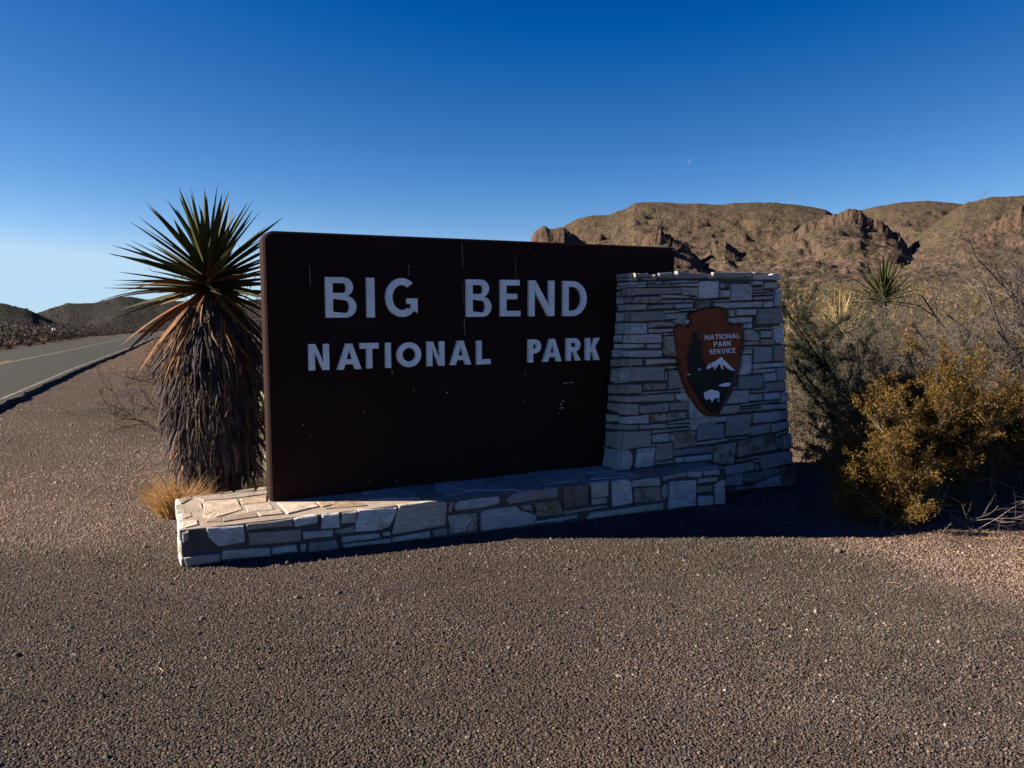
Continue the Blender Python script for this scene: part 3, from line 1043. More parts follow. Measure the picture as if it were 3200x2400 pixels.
PILLAR_STONES = [
    (Z1, '375,130 690,95 700,190 380,222'), (Z1, '770,105 985,95 985,180 780,185'), (Z1, '1075,150 1110,130 1145,205 1020,205'), (Z1, '1215,95 1500,75 1495,155 1215,180'),
    (Z1, '1600,55 2265,125 2265,212 2100,188 1590,130'), (Z1, '380,232 720,212 722,252 560,262 378,270'), (Z1, '830,205 1140,215 1130,252 835,252'), (Z1, '390,310 600,290 930,285 935,330 640,355 385,388'),
    (Z1, '975,280 1100,278 1100,315 975,318'), (Z1, '1120,288 1275,285 1275,315 1120,318'), (Z1, '1310,288 1440,285 1440,312 1310,315'), (Z1, '1455,275 1580,265 1585,312 1460,318'),
    (Z1, '1615,255 2055,255 2055,292 1620,305'), (Z1, '590,375 900,340 905,390 590,402'), (Z1, '950,340 1450,325 1460,385 960,395'), (Z1, '1465,355 1740,318 2050,318 2045,378 1470,378'),
    (Z1, '370,395 580,375 582,420 372,455'), (Z1, '475,445 750,415 1685,415 1670,538 760,560 490,600'), (Z1, '1700,400 2050,400 2055,585 1700,570'), (Z1, '365,500 465,490 470,560 400,630 365,610'),
    (Z1, '1250,560 1690,575 1900,605 1800,632 1250,642'), (Z1, '1820,636 2050,600 2055,645 1990,650'), (Z1, '365,640 510,620 540,640 500,750 368,760'),
    (Z1, '575,640 640,615 1200,598 1230,620 1228,735 545,745', 'russet'), (Z1, '1250,680 1710,672 1710,725 1255,738'), (Z1, '1730,680 1830,672 1960,705 1960,725 1730,730'),
    (Z2, '60,695 385,685 385,820 250,830 75,900', 'russet'), (Z1, '395,785 935,765 935,882 700,885 400,912'), (Z1, '965,800 1525,765 1470,850 965,878'), (Z1, '1570,770 1950,748 1955,840 1570,855'),
    (Z1, '1670,885 1985,862 1985,888 1680,915'), (Z1, '1320,908 1640,900 1640,930 1320,950'), (Z1, '350,955 495,945 498,1120 345,1145'), (Z1, '550,940 1250,920 1310,960 1310,1115 680,1145 545,1135'),
    (Z1, '1335,980 1840,950 1830,1072 1340,1092'), (Z1, '1455,1115 1605,1105 1605,1165 1530,1150'), (Z1, '1635,1132 1730,1125 1730,1165 1640,1172'), (Z1, '1755,1100 1870,1100 1880,1200 1830,1225 1760,1170'),
    (Z1, '345,1180 950,1175 945,1395 340,1418'), (Z1, '985,1160 1480,1145 1600,1195 1540,1248 1220,1235 990,1285'), (Z1, '990,1305 1520,1290 1515,1358 990,1390'), (Z1, '325,1440 490,1445 480,1575 312,1580'),
    (Z1, '545,1430 1250,1408 1260,1590 730,1605 530,1595'), (Z1, '1295,1395 1515,1395 1515,1420 1295,1430'), (Z1, '1290,1480 1340,1450 1500,1450 1600,1560 1640,1900 1360,1885 1290,1800', 'lichen'),
    (Z3, '290,105 905,100 905,180 300,212'), (Z3, '945,105 1245,95 1245,190 945,190'), (Z3, '272,240 390,228 395,385 275,402'), (Z3, '400,245 1230,235 1265,270 1240,370 950,385 405,375'),
    (Z3, '268,440 820,415 820,560 570,570 268,605'), (Z3, '920,430 1590,428 1610,505 915,548'), (Z3, '260,640 395,640 392,950 300,945 232,890'), (Z3, '412,635 540,610 540,900 500,945 412,945'),
    (Z3, '550,600 1335,600 1320,890 550,910'), (Z3, '1345,585 1640,578 1690,605 1500,630 1345,628'), (Z3, '1340,700 1395,720 1385,885 1335,885'), (Z3, '1430,680 1680,645 1740,900 1790,1040 1410,1070 1420,850'),
    (Z3, '210,1000 330,985 815,975 825,1090 800,1168 205,1168'), (Z3, '870,960 1380,955 1375,1080 890,1100', 'russet'), (Z3, '830,1150 950,1140 950,1178 832,1185'), (Z3, '980,1140 1795,1078 1795,1110 985,1170'),
    (Z3, '200,1215 500,1235 1530,1170 1530,1320 500,1355 200,1320'), (Z3, '1570,1175 1820,1165 1820,1290 1590,1300'), (Z3, '180,1370 250,1380 770,1410 760,1625 480,1630 170,1510'), (Z3, '785,1440 1415,1365 1415,1545 820,1600 790,1550'),
    (Z3, '1445,1380 1830,1340 1830,1515 1450,1530'), (Z3, '1845,1110 1890,1200 2270,1640 2090,1680 1875,1690'),
    (Z5, '290,160 520,190 515,325 300,325'), (Z5, '530,235 1140,178 1148,190 1130,360 640,375 535,365'), (Z5, '1175,170 1940,115 1965,150 1945,235 1600,290 1170,330', 'lichen'), (Z5, '285,375 900,405 895,485 590,498 285,470'),
    (Z5, '930,405 1500,370 1500,460 935,480'), (Z5, '1525,345 2105,262 2105,340 1750,355 1560,368'), (Z5, '1515,400 2150,370 2150,395 1515,440'), (Z5, '1215,515 2095,445 2100,475 1215,575'),
    (Z5, '270,530 410,550 400,880 245,875'), (Z5, '420,550 1165,515 1180,850 580,935 415,890'), (Z5, '1195,615 1540,575 1555,740 1205,770'), (Z5, '1585,600 1640,600 1640,720 1600,740'),
    (Z5, '1660,560 2125,525 2125,845 1660,915', 'lichen'), (Z5, '240,905 540,935 725,945 785,1060 775,1250 720,1360 500,1370 185,1275'), (Z5, '895,910 1280,880 1225,1275 845,1320 860,1150'), (Z5, '1195,810 1250,808 1250,860 1190,860'),
    (Z5, '1295,805 1620,770 1635,1110 1265,1175 1280,1000'), (Z5, '1250,1200 1660,1140 1680,1210 1255,1258'), (Z5, '1700,1100 1865,1090 1865,1195 1710,1208'), (Z5, '1645,935 2507,847 2507,970 1645,1070'), (Z5, '1885,1085 2490,1022 2480,1130 2212,1175 1895,1195'),
    (Z2, '420,190 460,75 1290,80 1280,130 1110,160 1040,190'), (Z2, '1130,165 1285,145 1285,205 1130,200'), (Z2, '1310,85 1645,85 1645,120 1310,125'), (Z2, '1720,105 1885,105 1885,135 1720,135'), (Z2, '1300,140 1880,150 1870,245 1300,225'),
    (Z2, '150,275 565,268 565,620 132,645'), (Z2, '600,310 795,330 790,418 625,415', 'lichen'), (Z2, '590,465 800,460 797,610 582,610'), (Z2, '815,325 1240,330 1248,675 820,688'), (Z2, '1275,275 1500,280 1500,350 1270,355'), (Z2, '1265,405 1500,390 1500,458 1265,465'),
    (Z2, '1540,300 1805,295 1805,425 1510,425'), (Z2, '1835,330 1885,320 1880,425 1830,420'), (Z2, '1260,480 1710,470 1690,490 1260,508'), (Z2, '1280,550 1730,522 1730,548 1285,566'), (Z2, '1285,620 1690,592 1705,660 1310,668'), (Z2, '1770,440 1890,440 1900,800 1755,815'),
    (Z2, '425,685 795,660 795,710 425,712'), (Z2, '440,745 1490,710 1490,825 720,850 550,815 450,810'), (Z2, '1515,710 1720,700 1720,820 1515,830'), (Z2, '750,890 900,885 900,1025 790,1030 800,980'), (Z2, '950,880 1360,868 1345,1000 945,1008'),
    (Z2, '765,1075 1300,1040 1300,1150 870,1178 780,1140'), (Z2, '1100,1190 1290,1165 1290,1275 1115,1280'), (Z2, '1390,875 1895,842 1928,1190 1370,1200'), (Z2, '1345,1285 1700,1265 1700,1295 1345,1305'), (Z2, '1125,1320 1300,1310 1430,1430 1440,1550 1110,1540'),
    (Z2, '1480,1350 1705,1345 1700,1475 1465,1488'), (Z2, '1470,1520 1730,1520 1730,1635 1465,1645'), (Z2, '1735,1235 1940,1222 1950,1590 1770,1610 1740,1500'), (Z2, '1105,1580 1435,1565 1435,1640 1105,1650'),
    (Z4, '1095,170 1270,155 1265,195 1090,205'), (Z4, '1085,220 1270,210 1265,310 1070,320'), (Z4, '1300,165 1700,155 1705,465 1310,505'), (Z4, '1725,135 1960,130 1985,465 1735,465'), (Z4, '1060,350 1265,340 1260,720 1180,755 985,770 1050,560'),
    (Z4, '1300,530 1555,512 1555,625 1285,640'), (Z4, '1580,525 1985,495 1985,590 1578,605'), (Z4, '1320,655 1775,625 1775,695 1320,735'), (Z4, '1800,625 1995,600 2000,870 1825,895'), (Z4, '1545,740 1790,720 1810,760 1815,890 1545,915'),
    (Z4, '1000,810 1520,765 1535,800 1520,1050 1015,1080'), (Z4, '870,1020 980,1030 990,1060 865,1075'), (Z4, '1555,950 2000,905 2015,1100 1560,1140'), (Z4, '1230,1110 1545,1080 1545,1140 1235,1150'), (Z4, '850,1105 1185,1100 1185,1355 700,1395 800,1240'),
    (Z4, '1250,1195 1505,1175 1515,1310 1265,1325'), (Z4, '1200,1230 1235,1230 1250,1310 1200,1315'), (Z4, '1565,1165 1885,1145 1885,1285 1560,1305'), (Z4, '1910,1150 2030,1140 2040,1350 1910,1365'), (Z4, '1050,1400 1590,1345 1595,1370 1050,1430'),
    (Z4, '1600,1330 1890,1320 1890,1340 1600,1355'), (Z4, '670,1435 1015,1410 1015,1555 920,1590 595,1615'), (Z4, '1035,1465 1460,1435 1460,1455 1035,1495'), (Z4, '1045,1520 1480,1485 1475,1545 1050,1575'), (Z4, '1490,1420 2045,1390 2050,1490 1490,1530'),
    (Z6, '55,120 650,60 640,160 60,185'), (Z6, '95,240 180,215 580,200 595,480 80,528'), (Z6, '680,55 1120,15 1085,410 635,445 640,260'), (Z6, '1145,10 1685,-36 1690,100 1590,150 1165,190'), (Z6, '1705,-20 1840,-40 1845,115 1720,130'),
    (Z6, '1110,260 1500,200 1505,380 1110,425 1100,330'), (Z6, '1535,205 1850,165 1865,270 1540,370'), (Z6, '1615,395 1850,325 1860,365 1620,450'), (Z6, '70,570 700,495 710,520 230,600 70,610'), (Z6, '730,485 1060,450 1050,470 730,500'),
    (Z6, '830,550 1555,410 1605,700 880,840', 'lichen'), (Z6, '1595,490 1720,480 1725,660 1620,695'), (Z6, '1735,450 1875,395 1885,660 1750,700'), (Z6, '415,625 815,560 780,970 530,985 400,950', 'lichen'), (Z6, '820,900 1250,820 1260,850 830,935'),
    (Z6, '1205,905 1260,890 1265,930 1205,940'), (Z6, '635,1020 1180,935 1190,1095 645,1200'), (Z6, '1196,970 1265,975 1300,1065 1230,1105'), (Z6, '1290,820 1890,730 1905,950 1350,1085'), (Z6, '1380,1090 1670,1050 1685,1140 1440,1245 1385,1190'),
    (Z6, '1695,1025 1930,980 1965,1370 1745,1410', 'russet'), (Z6, '970,1150 1350,1110 1375,1250 1200,1320 965,1325'), (Z6, '650,1235 955,1160 945,1385 650,1385'), (Z6, '1215,1345 1430,1260 1680,1170 1695,1395 1220,1430'), (Z6, '655,1430 1200,1370 1195,1440 660,1500', 'russet'),
]
BASE_STONES = [
    (R5, '122,650 168,632 166,700 128,725'), (R5, '305,612 590,590 600,715 400,752 320,680'), (R5, '610,583 965,540 970,595 610,625'), (R5, '625,650 1028,620 1030,710 635,745'), (R5, '130,840 280,815 410,803 410,862 150,906'),
    (R5, '425,785 790,760 795,820 420,850'), (R5, '805,765 990,740 1008,795 810,815'), (B2, '800,825 1310,750 1315,900 1290,925 830,1000'), (B2, '1420,745 1780,700 1790,1020 1395,1040'), (B2, '1860,705 2170,660 2140,910 1825,930'),
    (B2, '1000,1110 1660,1060 1650,1210 1015,1270'), (B2, '1700,1070 2115,970 2115,1110 1830,1160 1690,1130'), (B2, '1150,1330 1250,1340 1720,1270 1770,1480 1125,1550'), (B2, '960,1380 1080,1370 1070,1540 965,1545'),
    (B3, '-83,1353 640,1275 720,1300 715,1370 -83,1488'), (B3, '-60,1520 960,1390 960,1480 -60,1590'), (B3, '980,1375 1800,1238 1810,1375 980,1470'), (B3, '265,785 1095,722 1090,830 1010,1010 920,1140 750,1210 190,1250'),
    (B3, '1145,680 1800,605 2190,610 2150,1110 990,1305'), (B3, '800,1265 955,1245 955,1330 800,1340'), (B3, '1875,1225 2190,1165 2195,1320 1890,1360'), (B4, '300,825 385,825 335,1025 262,1035'),
    (B4, '420,850 520,790 1370,690 1390,830 1280,875 900,950 460,1000 395,945'), (B5, '-425,980 -300,845 0,775 680,668 690,905 0,1000 -350,1050'), (B4, '270,1120 900,1055 890,1440 300,1510', 'lichen'),
    (B4, '970,1040 1100,970 1740,900 1830,1000 1900,1010 2180,1100 2100,1290 980,1430'), (B4, '1825,890 2050,860 2085,1000 1900,990'), (B5, '200,1050 700,965 805,1280 330,1330 240,1310', 'lichen'), (B5, '820,665 1355,640 1355,1100 835,1165', 'russet'),
    (B5, '1385,560 1780,555 1780,890 1430,940 1420,700'), (B5, '1430,960 1755,920 1760,1045 1430,1080'), (B5, '840,1220 1760,1090 1765,1130 845,1300'), (B5, '200,1440 800,1345 810,1420 200,1490'), (B5, '820,1340 1120,1290 1125,1380 820,1420'),
    (B5, '1400,1250 2976,1037 2976,1170 1320,1375'), (B6, '-58,640 230,600 310,650 325,1055 -50,1120'), (B6, '325,620 850,560 860,710 330,740'), (B6, '380,775 860,740 900,1015 385,1045', 'russet'), (B6, '895,760 975,675 1010,760 1000,900 925,990 895,900', 'russet'),
    (B6, '910,550 1380,455 1380,545 1050,590 910,625'), (B6, '1400,450 1660,436 1640,545 1400,550'), (B6, '1680,438 1985,405 1990,500 1710,525'), (B6, '1035,640 1550,610 1530,1100 1020,1160'), (B6, '1590,590 1950,555 1940,625 1590,668'),
    (B6, '1565,735 1830,695 1860,740 1855,830 1570,855'), (B6, '1590,915 1870,905 1880,1080 1580,1100'), (B6, '1910,700 2090,590 2115,640 2125,1080 1920,1080'),
]
FLAGS = [
    (B1, '800,470 1500,430 1560,520 1640,640 1250,760 1010,825 810,810 830,640'), (B1, '655,380 1590,305 2150,283 2160,315 1590,388 830,450'), (B1, '605,352 1430,250 1430,272 640,360'), (B1, '1500,242 1910,188 1900,242 1480,265'), (B1, '1920,238 2000,168 2170,152 2170,215'),
    (B1, '1600,405 2160,332 2160,470 1640,525'), (B1, '1720,560 2230,495 2320,640 1760,690'), (B2, '40,710 500,655 590,740 100,790'), (B1, '1225,812 1880,705 1990,795 1240,905'), (B1, '870,915 890,840 1205,805 1225,905'), (B1, '262,420 510,348 560,400 310,530'),
    (B1, '310,760 520,695 560,780 340,860'), (B1, '340,900 660,870 690,970 345,1050'), (B2, '470,505 1260,490 1350,580 700,735'), (B2, '1310,480 1730,478 1720,540 1440,585'), (B2, '1765,490 2212,465 2400,560 1530,625'),
    (B3, '0,440 300,425 480,535 0,600'), (B3, '360,420 1180,315 1500,405 1600,540 520,565'), (B3, '1250,310 1700,245 2150,505 1700,565 1560,420'), (B4, '0,430 500,375 900,560 250,690 0,600'), (B4, '560,370 1300,300 1700,560 950,575'),
    (B4, '1360,292 1940,222 2200,400 2350,570 1760,575'), (B5, '80,415 1000,322 1200,440 1340,550 470,640'), (B5, '1050,320 1690,255 1990,350 1560,405 1210,430'), (B5, '1580,420 2200,355 2450,470 1420,545'), (B6, '60,430 700,345 850,480 330,560 110,560'),
    (B6, '740,330 1080,300 1230,365 1370,425 900,480'), (B6, '1130,290 1550,262 1970,345 1970,385 1400,425'), (B1, '720,490 760,500 770,600 720,590'),
]


def poly(z, txt):
    return [(z[0] + float(a) * z[2], z[1] + float(b) * z[2]) for a, b in (p.split(',') for p in txt.split())]


def clip_half(pts, f):
    """part of a polygon where f(point) >= 0"""
    out = []
    for i in range(len(pts)):
        a, b = pts[i], pts[(i + 1) % len(pts)]
        fa, fb = f(a), f(b)
        if fa >= 0:
            out.append(a)
        if (fa >= 0) != (fb >= 0):
            t = fa / (fa - fb)
            out.append((a[0] + (b[0] - a[0]) * t, a[1] + (b[1] - a[1]) * t))
    return out


def stone_geo(P, nrm, proud, rg, bev=0.007, deep=0.03, lean=0.035):
    """a rough stone whose face is the polygon P (places on one plane with outward normal nrm)"""
    P = [np.array(p) for p in P]
    c = sum(P) / len(P)
    ar = np.zeros(3)
    for i in range(len(P)):
        ar += np.cross(P[i] - c, P[(i + 1) % len(P)] - c)
    if np.dot(ar, nrm) < 0:
        P = P[::-1]
    size = max(np.linalg.norm(p - c) for p in P)
    Q = []
    m = len(P)
    for i in range(m):
        a, b = P[i], P[(i + 1) % m]
        Q.append(a)
        if np.linalg.norm(b - a) > 0.06:
            e = (b - a) / np.linalg.norm(b - a)
            w = np.cross(nrm, e)
            Q.append((a + b) / 2 + w * rg.uniform(-.003, .003) + e * rg.uniform(-.2, .2) * np.linalg.norm(b - a))
    m = len(Q)
    v, f = [], []
    tilt = np.array([rg.uniform(-1, 1) for _ in range(3)]) * lean
    bv = min(bev, size * 0.16)
    for q in Q:
        v.append(q - nrm * deep)
    for q in Q:
        v.append(q + nrm * (proud - bv * 0.8 + np.dot(q - c, tilt)))
    for q in Q:
        d = (c - q)
        ln = np.linalg.norm(d)
        v.append(q + d / ln * min(bv, ln * .4) + nrm * (proud + np.dot(q - c, tilt) + rg.uniform(-.002, .002)))
    v.append(c + nrm * (proud + rg.uniform(0, .005)))
    for k in range(2):
        for i in range(m):
            j = (i + 1) % m
            f.append((k * m + i, k * m + j, k * m + m + j, k * m + m + i))
    for i in range(m):
        f.append((2 * m + i, 2 * m + (i + 1) % m, 3 * m))
    return v, f


# ---- pillar: a battered block with the slab's end let into it
PB = -0.92                                            # back of the pillar
DB, DT = 0.26, 0.20                                   # how far its face stands out of the slab's face, foot and top
ZT = 1.868
SL0, SL1 = 2.765, 2.905                               # left edge, at the base top and at the top
SR0, SR1 = 4.735, 4.512                               # right edge, at the ground and at the top


def p_d(z):
    return DB + (DT - DB) * (z - ZB) / (ZT - ZB)


def p_left(z):
    return SL0 + (SL1 - SL0) * (z - ZB) / (ZT - ZB)


def p_right(z):
    return SR0 + (SR1 - SR0) * (z + 0.09) / (ZT + 0.09)


pillar = thing('stone_pillar', S(3.7, 0, -0.09), 'tapered pillar of stacked grey field stones holding the arrowhead', 'stone pillar')
pz = [-0.35, ZT - 0.02]
core = []
for z in pz:
    i = 0.004
    core += [S(p_left(z) + i, p_d(z) - i, z), S(p_right(z) - i, p_d(z) - i, z), S(p_right(z) - i, PB, z), S(p_left(z) + i, PB, z)]
part('mortar_core', core, [(3, 2, 1, 0), (4, 5, 6, 7), (0, 1, 5, 4), (1, 2, 6, 5), (2, 3, 7, 6), (3, 0, 4, 7)], M['mortar'], pillar)
FP0 = S(0, DB, ZB)
_e1 = U
_e2 = S(0, DT, ZT) - S(0, DB, ZB)
FPN = np.cross(_e1, _e2)
FPN /= np.linalg.norm(FPN)
if np.dot(FPN, NF) < 0:
    FPN = -FPN
LP0 = S(SL0, DB, ZB)
_e3 = S(SL1, DT, ZT) - LP0
LPN = np.cross(_e3, NF)
LPN /= np.linalg.norm(LPN)
if np.dot(LPN, U) > 0:
    LPN = -LPN
# where the corner between the two faces is seen
CX0, CY0 = 1936.0, 1469.0
CX1, CY1 = 1977.0, 862.0


def right_of_corner(p):
    return p[0] - (CX0 + (CX1 - CX0) * (p[1] - CY0) / (CY1 - CY0))


rg = np.random.default_rng(21)
for st in PILLAR_STONES:
    pts = poly(st[0], st[1])
    m_ = M[st[2] if len(st) > 2 else 'stone']
    fr = clip_half(pts, lambda p: right_of_corner(p) - 0.2)
    lf = clip_half(pts, lambda p: -right_of_corner(p) - 0.2)
    V, F = [], []
    pr = rg.uniform(0.016, 0.040)
    for side, (P0, NN) in ((fr, (FP0, FPN)), (lf, (LP0, LPN))):
        if len(side) < 3:
            continue
        xs_ = [p[0] for p in side]
        if max(xs_) - min(xs_) < 2.5:
            continue
        W = [onplane(p[0], p[1], P0, NN) for p in side]
        v, f = stone_geo(W, NN, pr, rg)
        k = len(V)
        V += v
        F += [tuple(i + k for i in q) for q in f]
    if V:
        part('stone', V, F, m_, pillar)
# courses where the arrowhead hides the wall, the right flank, and the top
rg = np.random.default_rng(22)
z = -0.1
while z < ZT - 0.06:
    h = rg.uniform(.07, .16)
    d = PB + .01
    while d < p_d(z) - 0.05:
        w = rg.uniform(.14, .32)
        z1, d1 = min(z + h, ZT - .02) - .014, min(d + w, p_d(z) - .01) - .014
        if d1 - d > .04:
            sN = U
            W = [S(p_right(a) - .003, b, a) for a, b in ((z, d), (z, d1), (z1, d1), (z1, d))]
            v, f = stone_geo(W, sN, rg.uniform(.012, .028), rg)
            part('stone', v, f, M['stone'], pillar)
        d += w
    z += h
for (s0, s1, z0, z1) in ((3.36, 3.60, 1.05, 1.30), (3.62, 3.80, 1.08, 1.32), (3.40, 3.72, .78, 1.02), (3.35, 3.55, 1.33, 1.5), (3.58, 3.83, 1.34, 1.52), (3.5, 3.78, .52, .75)):
    W = [S(a, p_d(b), b) for a, b in ((s0, z0), (s1, z0), (s1, z1), (s0, z1))]
    v, f = stone_geo(W, FPN, .008, rg)
    part('stone', v, f, M['stone'], pillar)
s = SL1 + 0.01
while s < SR1 - .05:
    w = rg.uniform(.28, .5)
    s1 = min(s + w, SR1)
    d_lo = -0.34
    for d0, d1 in ((0.012, DT + 0.012), (-.16, -.01), (-.52, -.175), (PB, -.535)):
        if s1 < 3.52 and -.17 < d0 < 0:
            continue
        W = [S(a, b, ZT - .02 + rg.uniform(-.008, .008)) for a, b in ((s, d0), (s1 - .012, d0), (s1 - .012, d1), (s, d1))]
        v, f = stone_geo(W, UP, rg.uniform(.012, .034), rg, .01, .02)
        part('stone', v, f, M['flag'], pillar)
    s = s1 + 0.004

# ---- base: a low stone plinth, flagged on top
plinth = thing('stone_base', S(1.5, 0.05, 0.0), 'long low stone base with flagstone top carrying the sign slab', 'stone base')
FL, FR, BR_, BLf = (-0.616, 0.473), (3.645, 0.545), (3.645, -0.45), (-0.574, -0.393)
cor = [FL, FR, BR_, BLf]
v = [S(a, b, z) for z in (-0.35, ZB - 0.004) for a, b in cor]
part('mortar_core', v, [(3, 2, 1, 0), (4, 5, 6, 7), (0, 1, 5, 4), (1, 2, 6, 5), (2, 3, 7, 6), (3, 0, 4, 7)], M['mortar'], plinth)
i_ = 0.006
v = [S(a + (i_ if a < 1 else -i_), b + (-i_ if b > 0 else i_), z) for z in (ZB - 0.02, ZB - 0.0015) for a, b in cor]
part('mortar_bed', v, [(3, 2, 1, 0), (4, 5, 6, 7), (0, 1, 5, 4), (1, 2, 6, 5), (2, 3, 7, 6), (3, 0, 4, 7)], M['sunlit_mortar'], plinth)  # thin sheet that carries the sunlit mortar colour over the dark core
bp0 = S(*FL, 0)
bdir = S(*FR, 0) - bp0
bdir /= np.linalg.norm(bdir)
BN = np.array([bdir[1], -bdir[0], 0])
rg = np.random.default_rng(31)
for st in BASE_STONES:
    pts = poly(st[0], st[1])
    W = [onplane(p[0], p[1], bp0, BN) for p in pts]
    for w in W:
        w[2] = min(w[2], ZB + 0.004)
    v, f = stone_geo(W, BN, rg.uniform(.010, .026), rg, 0.008)
    part('stone', v, f, M[st[2] if len(st) > 2 else 'stone'], plinth)
for st in FLAGS:
    pts = poly(st[0], st[1])
    W = [onplane(p[0], p[1], np.array([0, 0, ZB]), UP) for p in pts]
    wc = sum(W) / len(W)
    W = [wc + (w - wc) * 1.035 for w in W]
    v, f = stone_geo(W, UP, rg.uniform(.003, .007), rg, 0.005, .02, .008)
    part('flagstone', v, f, M['flag'], plinth)
# left end and back of the base
for (p_a, p_b) in ((BLf, FL), (BR_, BLf), (FR, BR_)):
    a, b = S(*p_a, 0), S(*p_b, 0)
    e = (b - a)
    L_ = np.linalg.norm(e)
    e /= L_
    nn = np.array([e[1], -e[0], 0])
    for z0, z1 in ((-.12, .045), (.06, .15), (.163, ZB)):
        q = 0.01
        while q < L_ - .05:
            w = rg.uniform(.16, .42)
            q1 = min(q + w, L_ - .005)
            if q1 - q > .05:
                W = [a + e * x + UP * y for x, y in ((q, z0), (q1 - .014, z0), (q1 - .014, z1), (q, z1))]
                v, f = stone_geo(W, nn, rg.uniform(.008, .022), rg)
                part('stone', v, f, M['stone'], plinth)
            q = q1
# tufts of moss in a joint
# ------------------------------------------------------------------ arrowhead emblem
AZm = (2080, 950, 260 / 1166)
EM_D = 0.052
EP0 = FP0 + FPN * EM_D
ex = U.copy()
ey = np.cross(FPN, ex)
ey /= np.linalg.norm(ey)
if ey[2] < 0:
    ey = -ey


def em(txt, lift=0.0):
    """outline in the emblem's own plane"""
    out = []
    for x, y in poly(AZm, txt):
        P = onplane(x, y, EP0 + FPN * lift, FPN)
        out.append((float(np.dot(P - EP0, ex)), float(np.dot(P - EP0, ey))))
    return out


def em_map(a, b, d):
    return EP0 + ex * a + ey * b + FPN * d


OUT = '710,38 760,58 820,78 845,112 880,150 852,188 862,228 905,252 925,284 1010,280 1060,284 1084,300 1080,350 1090,380 1080,520 1066,640 1050,760 1022,880 990,1000 940,1090 905,1200 870,1290 820,1370 770,1470 740,1545 690,1575 640,1577 562,1560 500,1510 450,1450 400,1370 340,1280 290,1190 240,1090 210,960 180,850 163,740 150,620 140,520 125,420 124,330 180,290 235,275 270,300 315,312 352,262 345,200 322,162 340,137 400,120 500,75 600,50'
outl = ccw(em(OUT))
dens = []
for i in range(len(outl)):
    a, b = outl[i], outl[(i + 1) % len(outl)]
    dens.append(a)
    dens.append(((a[0] + b[0]) / 2 + random.uniform(-.0035, .0035), (a[1] + b[1]) / 2 + random.uniform(-.0035, .0035)))
outl = dens
cxm = sum(p[0] for p in outl) / len(outl)
cym = sum(p[1] for p in outl) / len(outl)
emblem = thing('arrowhead_emblem', em_map(cxm, cym, -EM_D), 'brown arrowhead plaque with bison, tree and white peak on the stone pillar', 'emblem')
inner = []
for i, p in enumerate(outl):
    a, b = outl[i - 1], outl[(i + 1) % len(outl)]
    dx, dy = b[0] - a[0], b[1] - a[1]
    l_ = math.hypot(dx, dy) or 1
    w_ = 0.010 + 0.004 * random.random()
    inner.append((p[0] - dy / l_ * w_, p[1] + dx / l_ * w_))
v, f = prism([inner], em_map, -0.004, 0.0)
face = part('face', v, f, M['arrow'], emblem)
n_ = len(outl)
v = [em_map(a, b, 0.0) for a, b in inner] + [em_map(a, b, -0.012 - .004 * random.random()) for a, b in outl] + [em_map(a, b, -EM_D - .01) for a, b in outl]
f = []
for k_ in range(2):
    for i in range(n_):
        j = (i + 1) % n_
        f.append((k_ * n_ + i, k_ * n_ + n_ + i, k_ * n_ + n_ + j, k_ * n_ + j))
part('rim', v, f, M['arrow_edge'], emblem)


def em_shape(name, txt, lift, m, holes=()):
    lp = [ccw(em(txt))] + [ccw(em(h))[::-1] for h in holes]
    v, f = prism(lp, em_map, 0.0005, lift)
    return part(name, v, f, m, face)


em_shape('dark_hillside', '295,995 345,985 400,960 450,928 490,900 540,850 575,840 575,915 640,900 690,925 740,840 800,920 830,900 966,935 955,1000 920,1085 900,1105 885,1170 850,1270 800,1360 760,1435 735,1505 690,1533 640,1530 598,1510 530,1450 478,1375 430,1290 375,1200 325,1110', 0.003, M['arrow_dark'])
tree_r = random.Random(3)
lt, rt = [], []
prof = [(375, 408, 425), (385, 372, 440), (430, 356, 448), (480, 360, 452), (500, 395, 470), (520, 385, 508), (560, 335, 510), (610, 322, 512), (660, 320, 540), (690, 318, 542), (720, 290, 520), (760, 284, 510), (790, 300, 540), (830, 310, 545), (850, 296, 540), (890, 300, 540), (915, 335, 500), (950, 300, 470), (985, 310, 420), (1000, 330, 400)]
for y, a, b in prof:
    lt.append((a - 8, y))
    lt.append((a + tree_r.uniform(14, 26), y + 12))
    rt.append((b + 8, y + 4))
    rt.append((b - tree_r.uniform(12, 24), y + 15))
txt = ' '.join('%.1f,%.1f' % p for p in lt + rt[::-1])
em_shape('tree_silhouette', txt, 0.0045, M['arrow_dark'])
em_shape('snow_peak', '778,742 815,785 835,800 870,835 905,870 940,905 970,937 900,925 860,900 830,870 800,855 793,880 805,915 795,922 770,890 765,840 745,840 725,865 705,895 678,930 690,890 670,880 640,885 610,905 575,918 572,890 590,855 630,830 690,806 735,772', 0.0045, M['arrow_white'], ('780,812 798,818 790,830 782,828', '628,850 655,835 640,865 618,880', '690,835 702,832 690,855 680,858', '838,840 862,870 850,872', '902,880 912,886 906,892'))
em_shape('lake', '730,1147 775,1122 830,1105 903,1102 898,1145 860,1155 800,1158', 0.0045, M['arrow_white'])
em_shape('bison', '600,1205 640,1198 690,1212 735,1222 752,1250 752,1300 742,1315 745,1370 728,1370 732,1335 720,1312 680,1325 662,1350 652,1377 640,1375 638,1350 620,1335 595,1325 578,1340 565,1345 550,1320 538,1300 530,1265 540,1235 560,1228 578,1225', 0.0045, M['arrow_white'])
em_shape('bison_eye', '552,1276 562,1276 560,1284 552,1282', 0.006, M['arrow_dark'])
em_shape('bison_horn', '566,1243 573,1243 573,1262 567,1262', 0.006, M['arrow_dark'])
em_shape('snow_patch', '448,925 455,912 490,900 488,915 470,927', 0.006, M['arrow_white'])
